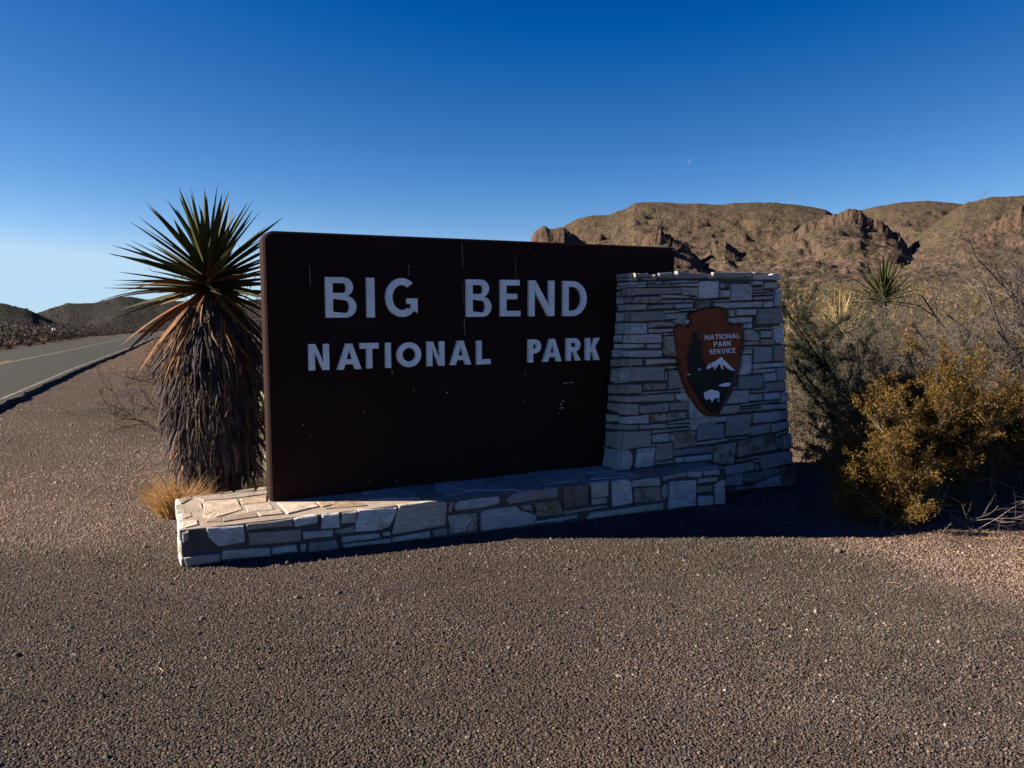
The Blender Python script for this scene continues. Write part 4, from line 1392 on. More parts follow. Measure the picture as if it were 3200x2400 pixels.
em_shape('snow_patch', '292,996 320,975 345,982 335,992', 0.006, M['arrow_white'])
GW = dict(N=.72, A=.72, T=.62, I=.16, O=.84, L=.50, P=.56, R=.62, K=.66, S=.54, E=.52, V=.70, C=.66)


def em_text(word, p0, p1, top):
    q = em('%f,%f %f,%f %f,%f' % (p0[0], p0[1], p1[0], p1[1], top[0], top[1]))
    a, b, c = [np.array(z) for z in q]
    ln = np.linalg.norm(b - a)
    xd = (b - a) / ln
    yd = np.array([-xd[1], xd[0]])
    h = float(np.dot(c - a, yd))
    tot = sum(GW[ch] for ch in word)
    sc = (ln / h) / (tot + .155 * (len(word) - 1))
    gap = .155 * sc
    x = 0
    for ch in word:
        loops = orient(glyph(ch, GW[ch] * sc, .185))
        L2 = [[tuple(a + xd * (x + p[0]) * h + yd * p[1] * h) for p in lp] for lp in loops]
        v, f = prism(L2, em_map, 0.0005, 0.0045)
        o = part('letter', v, f, M['arrow_white'], face)
        o['label'] = 'small white letter ' + ch
        x += GW[ch] * sc + gap


em_text('NATIONAL', (548, 505), (1036, 476), (545, 434))
em_text('PARK', (674, 600), (918, 585), (672, 530))
em_text('SERVICE', (612, 707), (978, 682), (610, 638))
#==PLANTS==
# ------------------------------------------------------------------ gravel: single pebbles on the near ground, joined as one mass
def pebbles():
    rg = np.random.default_rng(77)
    outP, outS = [], []
    for (y0, y1, dens, smin) in ((1.9, 3.2, 16500, 0.0039), (3.2, 4.6, 10500, 0.0049), (4.6, 6.5, 5200, 0.0065), (6.5, 9.5, 1700, 0.0082), (9.5, 13, 560, 0.010), (13, 18, 250, 0.0115), (18, 28, 80, 0.014)):
        ww = lambda Y: 0.69 * Y + 0.5
        area = (ww(y0) + ww(y1)) * (y1 - y0)
        n = int(area * dens)
        Y = rg.uniform(y0, y1, n)
        X = rg.uniform(-1, 1, n) * ww(y1)
        k = (np.abs(X) < ww(Y)) & ((y0 < 9) | (X < -1.2)) & (road_dist(X, Y) > 0.15)
        X, Y = X[k], Y[k]
        outP.append(np.stack([X, Y], -1))
        outS.append(smin * rg.lognormal(0, 0.34, len(X)))
    P = np.concatenate(outP)
    s = np.concatenate(outS)
    # leave the masonry's footprint clear
    rel = P - BL[:2]
    ss, dd = rel @ U[:2], rel @ NF[:2]
    inside = ((ss > -.6) & (ss < 3.63) & (dd < .46) & (dd > -.4)) | ((ss > 2.8) & (ss < 4.7) & (dd < .22) & (dd > PB))
    clump = fbm(P[:, 0] * 1.1, P[:, 1] * 1.1, 3)
    keep = (~inside) & (rg.random(len(P)) < 0.9 + clump * 0.5)
    P, s = P[keep], s[keep]
    big = rg.random(len(P)) < 0.004
    s = np.where(big, s * rg.uniform(1.3, 2.0, len(P)), s)
    m = len(P)
    soil = soilness(P[:, 0], P[:, 1])
    Z = gz(P[:, 0], P[:, 1])
    th = rg.uniform(0, 2 * np.pi, m)
    # four-sided stones: foot ring, shoulder ring, crown
    ang = np.arange(4) * 2 * np.pi / 4
    v = np.zeros((m, 9, 3))
    el = rg.uniform(0.65, 1.0, m)
    for i in range(4):
        r0 = s * rg.uniform(.8, 1.25, m)
        a = ang[i] + rg.uniform(-.4, .4, m)
        lx, ly = np.cos(a) * r0, np.sin(a) * r0 * el
        v[:, i, 0] = lx * np.cos(th) - ly * np.sin(th)
        v[:, i, 1] = lx * np.sin(th) + ly * np.cos(th)
        v[:, i, 2] = -s * 0.25
        r1 = r0 * rg.uniform(.6, .92, m)
        lx, ly = np.cos(a + .3) * r1, np.sin(a + .3) * r1 * el
        v[:, 4 + i, 0] = lx * np.cos(th) - ly * np.sin(th)
        v[:, 4 + i, 1] = lx * np.sin(th) + ly * np.cos(th)
        v[:, 4 + i, 2] = s * rg.uniform(.25, .58, m)
    v[:, 8, 0] = s * rg.uniform(-.25, .25, m)
    v[:, 8, 1] = s * rg.uniform(-.25, .25, m)
    v[:, 8, 2] = s * rg.uniform(.65, 1.15, m)
    v[:, :, 0] += P[:, 0, None]
    v[:, :, 1] += P[:, 1, None]
    v[:, :, 2] += Z[:, None]
    F, F2 = [], []
    for i in range(4):
        j = (i + 1) % 4
        F += [(i, j, 4 + j), (i, 4 + j, 4 + i), (4 + i, 4 + j, 8)]
        F2 += [(i, j, 8)]
    near = (np.hypot(P[:, 0], P[:, 1]) + rg.uniform(-.9, .9, m) < 3.6) & (rg.random(m) < .30) | big          # farther stones need fewer faces
    off = 9 * np.arange(m)
    F = (np.array(F)[None] + off[near][:, None, None]).reshape(-1, 3)
    F2 = (np.array(F2)[None] + off[~near][:, None, None]).reshape(-1, 3)
    F = np.concatenate([F, F2])
    me = make_mesh('gravel', v.reshape(-1, 3), F, M['pebble'], True)
    t = rg.random(m)
    base = np.array([0.088, 0.074, 0.066])
    warm = np.array([0.112, 0.080, 0.060])
    dark = np.array([0.048, 0.043, 0.040])
    green = np.array([0.066, 0.065, 0.050])
    zone = fbm(P[:, 0] * 0.8, P[:, 1] * 0.8, 3)
    c = base[None] * (0.62 + 0.8 * rg.random((m, 1))) * (1 + rg.normal(0, .05, (m, 3)))
    c = np.where((t < .22)[:, None], warm * (0.8 + .5 * rg.random((m, 1))), c)
    c = np.where(((t > .22) & (t < .40))[:, None], dark * (0.8 + .5 * rg.random((m, 1))), c)
    c = np.where(((t > .40) & (t < .52 + zone))[:, None], green * (0.8 + .5 * rg.random((m, 1))), c)
    c = np.where((t > .975)[:, None], np.array([0.27, 0.23, 0.20]) * (0.8 + .3 * rg.random((m, 1))), c)
    soil_pebble = np.array([0.285, 0.205, 0.160]) * (0.6 + 0.7 * rg.random((m, 1)))  # pale pinkish tan stones, mixed in where the ground is soil
    c = c * (1 - soil[:, None] * .8) + soil_pebble * soil[:, None] * .8
    c = np.where(big[:, None], c * 1.35, c)
    patch = fbm(P[:, 0] * .5 + 3, P[:, 1] * .5, 4)
    track = np.exp(-((P[:, 0] * .35 + P[:, 1] - 3.55 + .2 * np.sin(P[:, 0])) / .16) ** 2) + np.exp(-((P[:, 0] * .35 + P[:, 1] - 2.6 + .2 * np.sin(P[:, 0])) / .14) ** 2)
    c = c * (1 + patch * 1.0 + track * .16)[:, None]
    set_color(me, np.repeat(c, 9, axis=0))
    o = link('gravel', me, None, 'stuff')
    tag(o, 'loose grey brown gravel covering the pull-out in front of the sign', 'gravel')


pebbles()


# ------------------------------------------------------------------ plant builders
class Tubes:
    def __init__(self, sides=3):
        self.v, self.f, self.k = [], [], sides
        self.n = 0

    def add(self, pts, radii):
        k = self.k
        pts = np.asarray(pts)
        m = len(pts)
        d = np.gradient(pts, axis=0)
        d /= np.linalg.norm(d, axis=1)[:, None] + 1e-9
        ref = np.array([0.31, 0.17, 0.93]) if abs(d[0][2]) < .8 else np.array([0.9, 0.3, 0.1])
        a = np.cross(d, ref)
        a /= np.linalg.norm(a, axis=1)[:, None] + 1e-9
        b = np.cross(d, a)
        an = np.arange(k) * 2 * np.pi / k
        ring = pts[:, None] + (a[:, None] * np.cos(an)[None, :, None] + b[:, None] * np.sin(an)[None, :, None]) * np.asarray(radii)[:, None, None]
        self.v.append(ring.reshape(-1, 3))
        i = np.arange(m - 1)[:, None] * k + np.arange(k)[None]
        j = np.arange(m - 1)[:, None] * k + (np.arange(k)[None] + 1) % k
        self.f.append((np.stack([i, j, j + k, i + k], -1) + self.n).reshape(-1, 4))
        self.n += m * k

    def mesh(self):
        return np.concatenate(self.v), np.concatenate(self.f)


def unit(v):
    v = np.asarray(v, float)
    return v / (np.linalg.norm(v) + 1e-9)


def grow(T, tips, rg, p, d, L, r, lvl, wob=0.25, up=0.0, kids=(4, 6), kl=0.55, spread=0.8, segs=5, thin=0.62):
    """a branch with side branches; finest twigs are noted in tips"""
    p = np.array(p, float)
    d = unit(d)
    pts, rad = [p.copy()], [r]
    if lvl == 0:
        segs = 2
    for i in range(segs):
        d = unit(d + rg.normal(0, wob, 3) * .6 + np.array([0, 0, up]))
        p = p + d * L / segs
        pts.append(p.copy())
        rad.append(r * (1 - (i + 1) / segs * (0.55 if lvl > 0 else 0.7)))
    T.add(pts, rad)
    if lvl == 0:
        tips.append(pts)
        return
    n = rg.integers(kids[0], kids[1] + 1)
    for q in range(n):
        t = rg.uniform(0.25, 1.0)
        i = min(segs - 1, int(t * segs))
        o = pts[i] + (pts[i + 1] - pts[i]) * (t * segs - i if t < 1 else 1)
        dd = unit(pts[i + 1] - pts[i])
        nd = unit(dd + rg.normal(0, spread, 3) * np.array([1, 1, .8]))
        grow(T, tips, rg, o, nd, L * kl * rg.uniform(.6, 1.25), max(.0012, rad[i] * thin), lvl - 1, wob, up, kids, kl, spread, max(3, segs - 1), thin)
    tips.append(pts[-3:])


def leaves(rg, tips, n, size, along=(0.1, 1.0), aspect=0.5, spread=0.022):
    """n small leaves along the twigs"""
    seg0, seg1 = [], []
    for pts in tips:
        m = len(pts) - 1
        for i in range(m):
            if (i + 1) / m > along[0]:
                seg0.append(pts[i])
                seg1.append(pts[i + 1])
    seg0, seg1 = np.array(seg0), np.array(seg1)
    ln = np.linalg.norm(seg1 - seg0, axis=1)
    k = rg.choice(len(ln), n, p=ln / ln.sum())
    t = rg.random((n, 1))
    nv = lambda w: w / (np.linalg.norm(w, axis=1)[:, None] + 1e-9)
    c = seg0[k] * (1 - t) + seg1[k] * t + rg.normal(0, spread, (n, 3))
    a = nv(nv(seg1[k] - seg0[k]) + rg.normal(0, .7, (n, 3)))
    b = nv(np.cross(a, rg.normal(0, 1, (n, 3))))
    sz = size * rg.uniform(.6, 1.4, (n, 1))
    V = np.stack([c - b * sz * aspect * .5, c + b * sz * aspect * .5, c + a * sz * 1.15], 1)
    return V.reshape(-1, 3), np.arange(n * 3).reshape(n, 3)


def gpos(x, y, Y):
    """foot of a plant: direction of a measured point at depth Y, dropped onto the ground"""
    P = at(x, y, Y)
    return np.array([P[0], P[1], float(gz(P[0], P[1])) - 0.02])


# ------------------------------------------------------------------ giant yucca left of the slab
def blade_mesh(name, L, w, bend, thick, mat, rg, droop=0.0, twist=0.0, rows=6):
    """one stiff leaf from the origin along +X, bending towards -Z"""
    v = []
    for i in range(rows + 1):
        t = i / rows
        ww = w * (0.62 + 1.5 * t * (1 - t) * .75) * (1 - t ** 3.2) * .5 + .0008
        th = thick * (1 - t) + .0006
        x = L * t
        z = -bend * L * t * t
        y = twist * L * t * t
        ca, sa = math.cos(twist * 2 * t), math.sin(twist * 2 * t)
        for (a, b) in ((-ww, ww * .30), (0, th - ww * .12), (ww, ww * .30), (0, -th - ww * .12)):
            v.append((x, y + a * ca - b * sa, z + a * sa + b * ca))
    f = []
    for i in range(rows):
        for k in range(4):
            j = (k + 1) % 4
            f.append((i * 4 + k, i * 4 + j, i * 4 + 4 + j, i * 4 + 4 + k))
    f.append((3, 2, 1, 0))
    return make_mesh(name, v, f, mat)


def place_blade(name, me, parent, o, d, roll=0.0, scale=1.0):
    x = Vector(unit(d))
    up = Vector((0, 0, 1))
    y = up.cross(x)
    if y.length < 1e-3:
        y = Vector((0, 1, 0))
    y.normalize()
    z = x.cross(y)
    m = Matrix((x, y, z)).transposed().to_4x4()
    m = m @ Matrix.Rotation(roll, 4, 'X') @ Matrix.Scale(scale, 4)
    ob = bpy.data.objects.new(name, me)
    COL.objects.link(ob)
    ob.parent = parent
    m.translation = Vector(np.asarray(o) - ORIGIN[parent.name])
    ob.matrix_local = m
    return ob


rg = np.random.default_rng(101)
YY = 6.35
base_y = gpos(690, 1560, YY)
crown = at(656, 868, YY)
yucca = thing('giant_yucca', base_y, 'giant dagger yucca with a spiky green crown and a shaggy skirt of dead leaves', 'yucca')
T = Tubes(10)
axis = [base_y + (crown - base_y) * t + np.array([math.sin(t * 3) * .02, 0, 0]) for t in np.linspace(0, 1, 9)]
axis[0] = axis[0] - np.array([0, 0, .06])
T.add(axis, [.19, .165, .15, .13, .12, .11, .10, .08, .05])
v, f = T.mesh()
part('trunk', v, f, M['trunk'], yucca, True)
greens = [blade_mesh('leaf', 1.0, rg.uniform(.078, .100), rg.uniform(-.05, .16), .010, M['yucca_leaf'], rg, twist=rg.uniform(-.05, .05)) for _ in range(7)]
browns = [blade_mesh('dead_leaf', 1.0, rg.uniform(.06, .085), rg.uniform(.05, .35), .006, M['yucca_brown'], rg, twist=rg.uniform(-.25, .25)) for _ in range(7)]
straws = [blade_mesh('dead_leaf', 1.0, rg.uniform(.04, .06), rg.uniform(.2, .6), .005, M['yucca_straw'], rg, twist=rg.uniform(-.3, .3)) for _ in range(4)]


def ydir(az, el):
    return np.array([math.cos(el) * math.cos(az), math.cos(el) * math.sin(az), math.sin(el)])


NG = 104
for i in range(NG):
    t = (i + .5) / NG
    el = R(88) - R(98) * t ** 0.72 + rg.normal(0, R(4))
    az = i * 2.39996 + rg.normal(0, .12)
    L = rg.uniform(.54, .72) * (1.0 + .12 * math.cos(el)) * (0.92 if el > R(60) else 1)
    az += rg.normal(0, .15)
    o = crown + np.array([0, 0, .06 - .16 * t]) + ydir(az, el) * .03
    place_blade('leaf', greens[i % 7], yucca, o, ydir(az, el), rg.normal(0, .35), L)
for i in range(38):
    t = (i + .5) / 38
    el = R(12) - R(80) * t + rg.normal(0, R(6))
    az = i * 2.39996 + 1.0 + rg.normal(0, .2)
    L = rg.uniform(.42, .64)
    o = crown + np.array([0, 0, -.05 - .13 * t]) + ydir(az, 0) * .045
    place_blade('dead_leaf', browns[i % 7], yucca, o, ydir(az, el), rg.normal(0, .6), L)
# the leaves seen turning brown among the green ones, on the viewer's side
for px, py, el in ((600, 820, 50), (640, 800, 68), (668, 790, 75), (702, 800, 60), (730, 830, 45), (760, 850, 22), (590, 850, 30), (770, 870, 8)):
    tgt = at(px + (px - 656) * .6, py - 60, YY - .38)
    place_blade('dead_leaf', browns[px % 7], yucca, crown + np.array([0, -.04, -.05]), tgt - crown, rg.normal(0, .3), rg.uniform(.42, .58))
# big half-fallen leaves at the left
for px, py, L in ((470, 985, .74), (465, 1010, .76), (478, 1080, .86), (500, 1075, .80), (520, 1100, .78), (540, 1120, .70), (560, 1130, .7), (400, 870, .72), (405, 850, .7), (840, 1010, .7), (830, 960, .62)):
    tgt = at(px, py, YY - rg.uniform(-.05, .25))
    place_blade('dead_leaf', browns[(px + py) % 7], yucca, crown + np.array([(-.04 if px < 650 else .04), -.03, -.13]), tgt - crown + np.array([0, 0, .14 * L]), rg.normal(0, .5), L)


def skirt_r(z):
    zs = [0.10, .25, .45, .75, 1.0, 1.25, 1.45, 1.6, 1.75]
    rs = [.25, .32, .37, .37, .39, .40, .33, .23, .11]
    return np.interp(z, zs, rs)


def axis_at(z):
    t = np.clip((z - base_y[2]) / (crown[2] - base_y[2]), 0, 1)
    return base_y + (crown - base_y) * t


# upper skirt: broad dead leaves hanging one by one
for i in range(66):
    z0 = rg.uniform(1.35, 1.70)
    az = rg.uniform(0, 2 * math.pi)
    c = axis_at(z0) + ydir(az, 0) * .07
    L = rg.uniform(.4, .75)
    el = -R(rg.uniform(48, 80))
    m_ = straws if rg.random() < .3 else browns
    place_blade('dead_leaf', m_[i % len(m_)], yucca, c, ydir(az, el), rg.normal(0, .7), L)
# lower skirt: a thatch of dry ribbons
SV, SF, SM = [], [], []
kq = 0
for i in range(1900):
    z0 = rg.uniform(.38, 1.66)
    az = rg.uniform(0, 2 * math.pi)
    L = rg.uniform(.35, .68)
    z1 = max(.07 + rg.uniform(0, .10), z0 - L * rg.uniform(.8, .97))
    rr = skirt_r(z1) * rg.choice([.5, .75, .95, 1.1, 1.28]) * rg.uniform(.92, 1.08)
    r0 = skirt_r(z0) * rg.uniform(.30, .8)
    c0, c1 = axis_at(z0), axis_at(z1)
    d0 = ydir(az, 0)
    d1 = ydir(az + rg.normal(0, .22), 0)
    p0 = c0 + d0 * r0
    p2 = c1 + d1 * rr
    p1 = (p0 + p2) / 2 + d0 * rg.uniform(.0, .07) + rg.normal(0, .012, 3)
    w = rg.choice([.004, .006, .009, .015]) * rg.uniform(.8, 1.2)
    side = unit(np.cross(p2 - p0, d0) + rg.normal(0, .25, 3) * .4)
    out = unit(np.cross(side, p2 - p0))
    pp = [p0, p0 * .45 + p1 * .55, p1 * .5 + p2 * .5 + d0 * .012, p2 + rg.normal(0, .014, 3)]
    for q, (P_, k_) in enumerate(zip(pp, (1, 1.1, .8, .12))):
        SV += [P_ - side * w * k_, P_ + out * w * .5 * k_, P_ + side * w * k_]
    mi = 0 if rg.random() < .88 else 1
    if z1 > 1.0 and rg.random() < .4:
        mi = 2
    for q in range(3):
        a = kq + q * 3
        SF += [(a, a + 1, a + 4, a + 3), (a + 1, a + 2, a + 5, a + 4)]
        SM += [mi, mi]
    kq += 12
for i in range(240):
    z0 = rg.uniform(1.15, 1.72)
    az = rg.uniform(0, 2 * math.pi)
    L = rg.uniform(.35, .85)
    d0 = ydir(az, 0)
    c0 = axis_at(z0) + d0 * skirt_r(z0) * rg.uniform(.5, 1.0)
    p1 = c0 + d0 * rg.uniform(.02, .10) + np.array([0, 0, -.4 * L]) + rg.normal(0, .03, 3)
    p2 = axis_at(max(.15, z0 - L)) + d0 * skirt_r(max(.15, z0 - L)) * rg.uniform(.95, 1.2) + rg.normal(0, .04, 3)
    w = rg.uniform(.0025, .006)
    side = unit(np.cross(np.array([0, 0, 1.0]), d0))
    pp = [c0, c0 * .3 + p1 * .7, p1 * .5 + p2 * .5 + rg.normal(0, .02, 3), p2]
    for P_, k_ in zip(pp, (1, 1, .8, .2)):
        SV += [P_ - side * w * k_, P_ + d0 * w * .5, P_ + side * w * k_]
    for q in range(3):
        a = kq + q * 3
        SF += [(a, a + 1, a + 4, a + 3), (a + 1, a + 2, a + 5, a + 4)]
        SM += [1, 1]
    kq += 12
o = part('leaf_skirt', np.array(SV), np.array(SF), [M['yucca_grey'], M['yucca_straw'], M['yucca_brown']], yucca, False, 'stuff')
o.data.polygons.foreach_set('material_index', SM)


# ------------------------------------------------------------------ grass tufts
def tuft(name, foot, h, rad, n, mat, label, cat, seed, group=None, w=.003, lean=.8):
    rg = np.random.default_rng(seed)
    V, F = [], []
    for i in range(n):
        a = rg.uniform(0, 2 * math.pi)
        r0 = rad * .28 * math.sqrt(rg.random())
        b = foot + np.array([math.cos(a) * r0, math.sin(a) * r0, -.01])
        a2 = a + rg.normal(0, .5)
        le = lean * rg.uniform(.1, 1.0)
        L = h * rg.uniform(.5, 1.1)
        d = np.array([math.cos(a2) * le, math.sin(a2) * le, 1.0])
        d = unit(d)
        mid = b + d * L * .55
        tip = mid + unit(d + np.array([math.cos(a2), math.sin(a2), -.5]) * rg.uniform(.1, .7)) * L * .5
        s = unit(np.cross(d, rg.normal(0, 1, 3))) * w * rg.uniform(.6, 1.3)
        k = len(V)
        V += [b - s, b + s, mid - s * .8, mid + s * .8, tip]
        F += [(k, k + 1, k + 3, k + 2), (k + 2, k + 3, k + 4)]
    o = part(name, V, F, mat)
    o.location = (0, 0, 0)
    o['kind'] = 'thing'
    return tag(o, label, cat, group)


tuft('grass_tuft', gpos(560, 1560, 6.0), .42, .42, 950, M['straw'], 'golden dry grass tuft at the foot of the giant yucca', 'grass tuft', 1)
tuft('grass_tuft', gpos(622, 1555, 6.05), .26, .34, 420, M['straw'], 'low dry grass tuft between the golden tuft and the yucca trunk', 'grass tuft', 2)
tuft('grass_tuft', gpos(818, 1500, 6.9), .22, .3, 260, M['olive_leaf'], 'small olive grass tuft between the yucca trunk and the slab edge', 'grass tuft', 3)
tuft('grass_tuft', gpos(545, 1345, 8.6), .22, .12, 120, M['straw'], 'thin dry grass wisp on the shoulder left of the yucca skirt', 'grass tuft', 4)
tuft('grass_tuft', gpos(550, 1400, 8.0), .10, .16, 110, M['straw'], 'flat dry grass wisp on the shoulder just below the thin wisp', 'grass tuft', 5)
for i, (x, y, Y, h, lab) in enumerate(((30, 1098, 42, 1.0, 'tall pale grass clump at the far road edge, leftmost of three'), (92, 1088, 46, .8, 'bushy pale grass clump at the far road edge, middle of three'), (135, 1078, 48, .9, 'pale grass clump at the far road edge, beside the reflector post'))):
    P = at(x, y, Y)
    e = road_edge_x(P[1])
    foot = np.array([e - 6.9 / .918, P[1], 0.0])
    k = foot[0] / (P[0] if abs(P[0]) > 1e-6 else 1)
    Yr = P[1]
    for _ in range(6):
        Xr = ray(x, y)[0] / ray(x, y)[1] * Yr
        Yr = Yr * (1 + .5 * ((road_edge_x(Yr) - 7.4) / Xr - 1) * -1) if False else Yr
    foot = np.array([ray(x, y)[0] / ray(x, y)[1] * Yr, Yr, 0])
    # slide along the sight line to the far road edge
    for _ in range(60):
        X = ray(x, y)[0] / ray(x, y)[1] * Yr
        g = road_dist(X, Yr) + 6.9
        Yr += -g * .35 if False else g * .35
        Yr = min(max(Yr, 20), 120)
    X = ray(x, y)[0] / ray(x, y)[1] * Yr
    tuft('grass_tuft', np.array([X, Yr, float(gz(X, Yr))]), h * .7, h * .35, 120, M['verge'], lab, 'grass tuft', 20 + i, None, .012, .5)


# ------------------------------------------------------------------ prickly pear behind the slab's left edge
def pad_geo(c, n, upv, w, h, th):
    n = unit(n)
    upv = unit(upv - n * np.dot(upv, n))
    s = np.cross(upv, n)
    V, F = [], []
    rows, cols = 5, 12
    for i in range(rows + 1):
        ph = -math.pi / 2 + math.pi * i / rows
        for j in range(cols):
            a = 2 * math.pi * j / cols
            rr = math.cos(ph)
            egg = 1 + .18 * math.sin(a)
            V.append(c + s * math.cos(a) * rr * w * egg * .5 + upv * math.sin(a) * rr * h * .5 + n * math.sin(ph) * th * .5)
    for i in range(rows):
        for j in range(cols):
            F.append((i * cols + j, i * cols + (j + 1) % cols, (i + 1) * cols + (j + 1) % cols, (i + 1) * cols + j))
    return V, F


rg = np.random.default_rng(8)
cf0 = gpos(835, 1480, 7.0)
cactus = thing('prickly_pear', cf0, 'prickly pear cactus with pale round pads peeking past the left edge of the slab', 'cactus')
SPV, SPF = [], []
for px, py, dY, w, h, tilt in ((822, 1352, 0, .12, .19, .1), (814, 1306, -.02, .11, .17, -.15), (826, 1245, .05, .13, .2, .1), (845, 1400, .05, .14, .2, .0), (850, 1300, .1, .14, .2, .3), (856, 1222, .06, .13, .19, .2), (838, 1446, .02, .14, .2, -.1)):
    c = at(px, py, 7.0 + dY)
    nn = np.array([-.55 + rg.uniform(-.2, .2), -.8, .15])
    v, f = pad_geo(c, nn, np.array([tilt, 0, 1.0]), w, h, .03)
    part('pad', v, f, M['pad'], cactus, True)
    nn = unit(nn)
    s = unit(np.cross(np.array([0, 0, 1.0]), nn))
    for a in range(5):
        for b in range(7):
            u_, w_ = (a - 2) / 2.6, (b - 3) / 3.5
            if u_ * u_ + w_ * w_ > .85:
                continue
            q = c + s * u_ * w * .5 + np.array([0, 0, 1.0]) * w_ * h * .5 + nn * .016 * math.sqrt(max(0, 1 - u_ * u_ - w_ * w_))
            k = len(SPV)
            SPV += [q - s * .004, q + s * .004, q + nn * .022 + rg.normal(0, .006, 3)]
            SPF += [(k, k + 1, k + 2)]
part('spine', SPV, SPF, M['spine'], cactus, False, 'stuff')


# ------------------------------------------------------------------ shrubs on the right
def shrub(name, foot, label, stems, lvl, seed, twig, leaf=None, nleaf=0, lsize=.012, leafname='foliage', kids=(4, 6), kl=.55, spread=.75, up=.02, wob=.22, r=.012, cat='shrub', group=None, along=(.2, 1.0), thin=.62, aspect=.5, lspread=.022):
    rg = np.random.default_rng(seed)
    o = thing(name, foot, label, cat, group)
    T, tips = Tubes(3), []
    for (off, d, L) in stems:
        grow(T, tips, rg, foot + np.array(off), d, L, r * rg.uniform(.7, 1.2), lvl, wob, up, kids, kl, spread, 6, thin)
    v, f = T.mesh()
    part('branchwork', v, f, twig, o, False, 'stuff')
    if leaf is not None:
        v, f = leaves(rg, tips, nleaf, lsize, along, aspect, lspread)
        part(leafname, v, f, leaf, o, False, 'stuff')
    return o


def fan(rg, n, az0, az1, el0, el1, L0, L1, spread=.08):
    out = []
    for i in range(n):
        a = R(rg.uniform(az0, az1))
        e = R(rg.uniform(el0, el1))
        out.append(((rg.normal(0, spread), rg.normal(0, spread), 0), (math.cos(e) * math.sin(a), math.cos(e) * math.cos(a), math.sin(e)), rg.uniform(L0, L1)))
    return out


rg = np.random.default_rng(55)
# dark shrub leaning out behind the pillar
f0 = gpos(2740, 1430, 8.7)
st = []
for px, py, Y in ((2440, 912, 8.6), (2500, 1000, 8.5), (2455, 1030, 8.4), (2470, 1130, 8.3), (2480, 1230, 8.3), (2520, 1100, 8.6), (2590, 1030, 8.9), (2650, 1080, 8.8), (2560, 1200, 8.2), (2520, 1320, 8.2), (2700, 1060, 9.0), (2760, 1150, 9.0), (2620, 1250, 8.1), (2540, 1400, 8.1), (2480, 1380, 8.2), (2800, 1200, 9.0), (2560, 1270, 8.7), (2610, 1330, 8.5)):
    t = at(px, py, Y) - f0
    st.append(((0, 0, 0), t + np.array([0, 0, -.05]), np.linalg.norm(t)))
shrub('dark_shrub', f0, 'dark green shrub with long arching stems spreading beside the stone pillar', st, 2, 61, M['dark_twig'], M['dark_leaf'], 85000, .0165, kids=(10, 14), kl=.23, spread=.7, up=.02, wob=.10, r=.017, thin=.5, along=(.05, 1), aspect=.4, lspread=.012)

# orange-brown leafy shrub at the gravel edge, with a bare grey underside
f1 = gpos(2880, 1590, 6.5)
st = fan(rg, 20, -88, 88, 18, 75, .7, 1.15) + fan(rg, 10, -130, -50, 5, 50, .5, .85)
for px, py, Y in ((2690, 1420, 6.1), (2720, 1340, 6.1), (2700, 1500, 6.0), (2760, 1560, 6.0), (2790, 1300, 6.2), (2650, 1330, 6.3), (2960, 1220, 6.5), (3060, 1200, 6.6), (3150, 1230, 6.5), (3240, 1260, 6.4), (2880, 1270, 6.3), (3000, 1320, 6.2), (3140, 1340, 6.1)):
    t = at(px, py, Y) - f1
    st.append(((0, 0, 0), t, np.linalg.norm(t)))
shrub('orange_brown_shrub', f1, 'large orange brown leafy shrub at the right edge of the gravel', st, 2, 62, M['grey_twig'], M['orange_leaf'], 150000, .0150, kids=(8, 12), kl=.36, spread=.75, up=.02, wob=.2, r=.011, thin=.5, along=(.25, 1), aspect=.65, lspread=.013)
f1b = gpos(2775, 1620, 5.92)
st = fan(rg, 12, -180, 180, 40, 85, .3, .60, .06) + fan(rg, 9, -110, -40, 40, 75, .4, .72, .06)
shrub('orange_brown_shrub', f1b, 'small orange brown shrub at the tip of the sign shadow', st, 2, 63, M['grey_twig'], M['orange_leaf'], 42000, .0135, kids=(6, 9), kl=.42, spread=.75, r=.007, along=(.1, 1), aspect=.6)
f1c = gpos(3230, 1500, 7.2)
st = fan(rg, 18, -180, 180, 25, 80, .6, 1.1, .12)
shrub('orange_brown_shrub', f1c, 'orange brown leafy shrub behind the large one at the right picture edge', st, 2, 64, M['grey_twig'], M['orange_leaf'], 60000, .0165, kids=(6, 9), kl=.42, spread=.75, r=.009, along=(.2, 1), aspect=.6)

# bare grey thickets
f2 = gpos(3330, 1260, 9.6)
st = []
for px, py, Y in ((2800, 900, 9.0), (2860, 850, 9.3), (2950, 810, 9.4), (3020, 790, 9.6), (3100, 790, 9.7), (3180, 770, 9.8), (2800, 990, 9.0), (2880, 930, 8.8), (2980, 890, 9.0), (3080, 870, 9.2), (3200, 830, 9.2), (2830, 1060, 8.8), (2960, 980, 8.7), (3100, 940, 8.7), (3260, 780, 9.9), (3400, 760, 9.9), (3350, 840, 9.3), (3450, 870, 9.4)):
    t = at(px, py, Y) - f2
    st.append(((0, 0, 0.25 * rg.random()), t + np.array([0, 0, .1]), np.linalg.norm(t) * rg.uniform(.8, .95)))
shrub('bare_mesquite', f2, 'tall leafless grey mesquite with long fine branches at the right edge', st, 3, 65, M['mesquite_twig'], None, kids=(7, 10), kl=.36, spread=.8, up=.03, wob=.26, r=.03, thin=.55, cat='shrub')
f3 = gpos(2960, 1330, 8.0)
st = fan(rg, 36, -180, 180, 20, 80, .8, 1.45, .4)
shrub('grey_twig_shrub', f3, 'tangled leafless grey shrub filling the gap behind the orange brown shrub', st, 2, 66, M['grey_twig'], M['grey_leaf'], 30000, .015, kids=(7, 10), kl=.45, spread=.7, r=.007)
f4 = gpos(2740, 1230, 10.2)
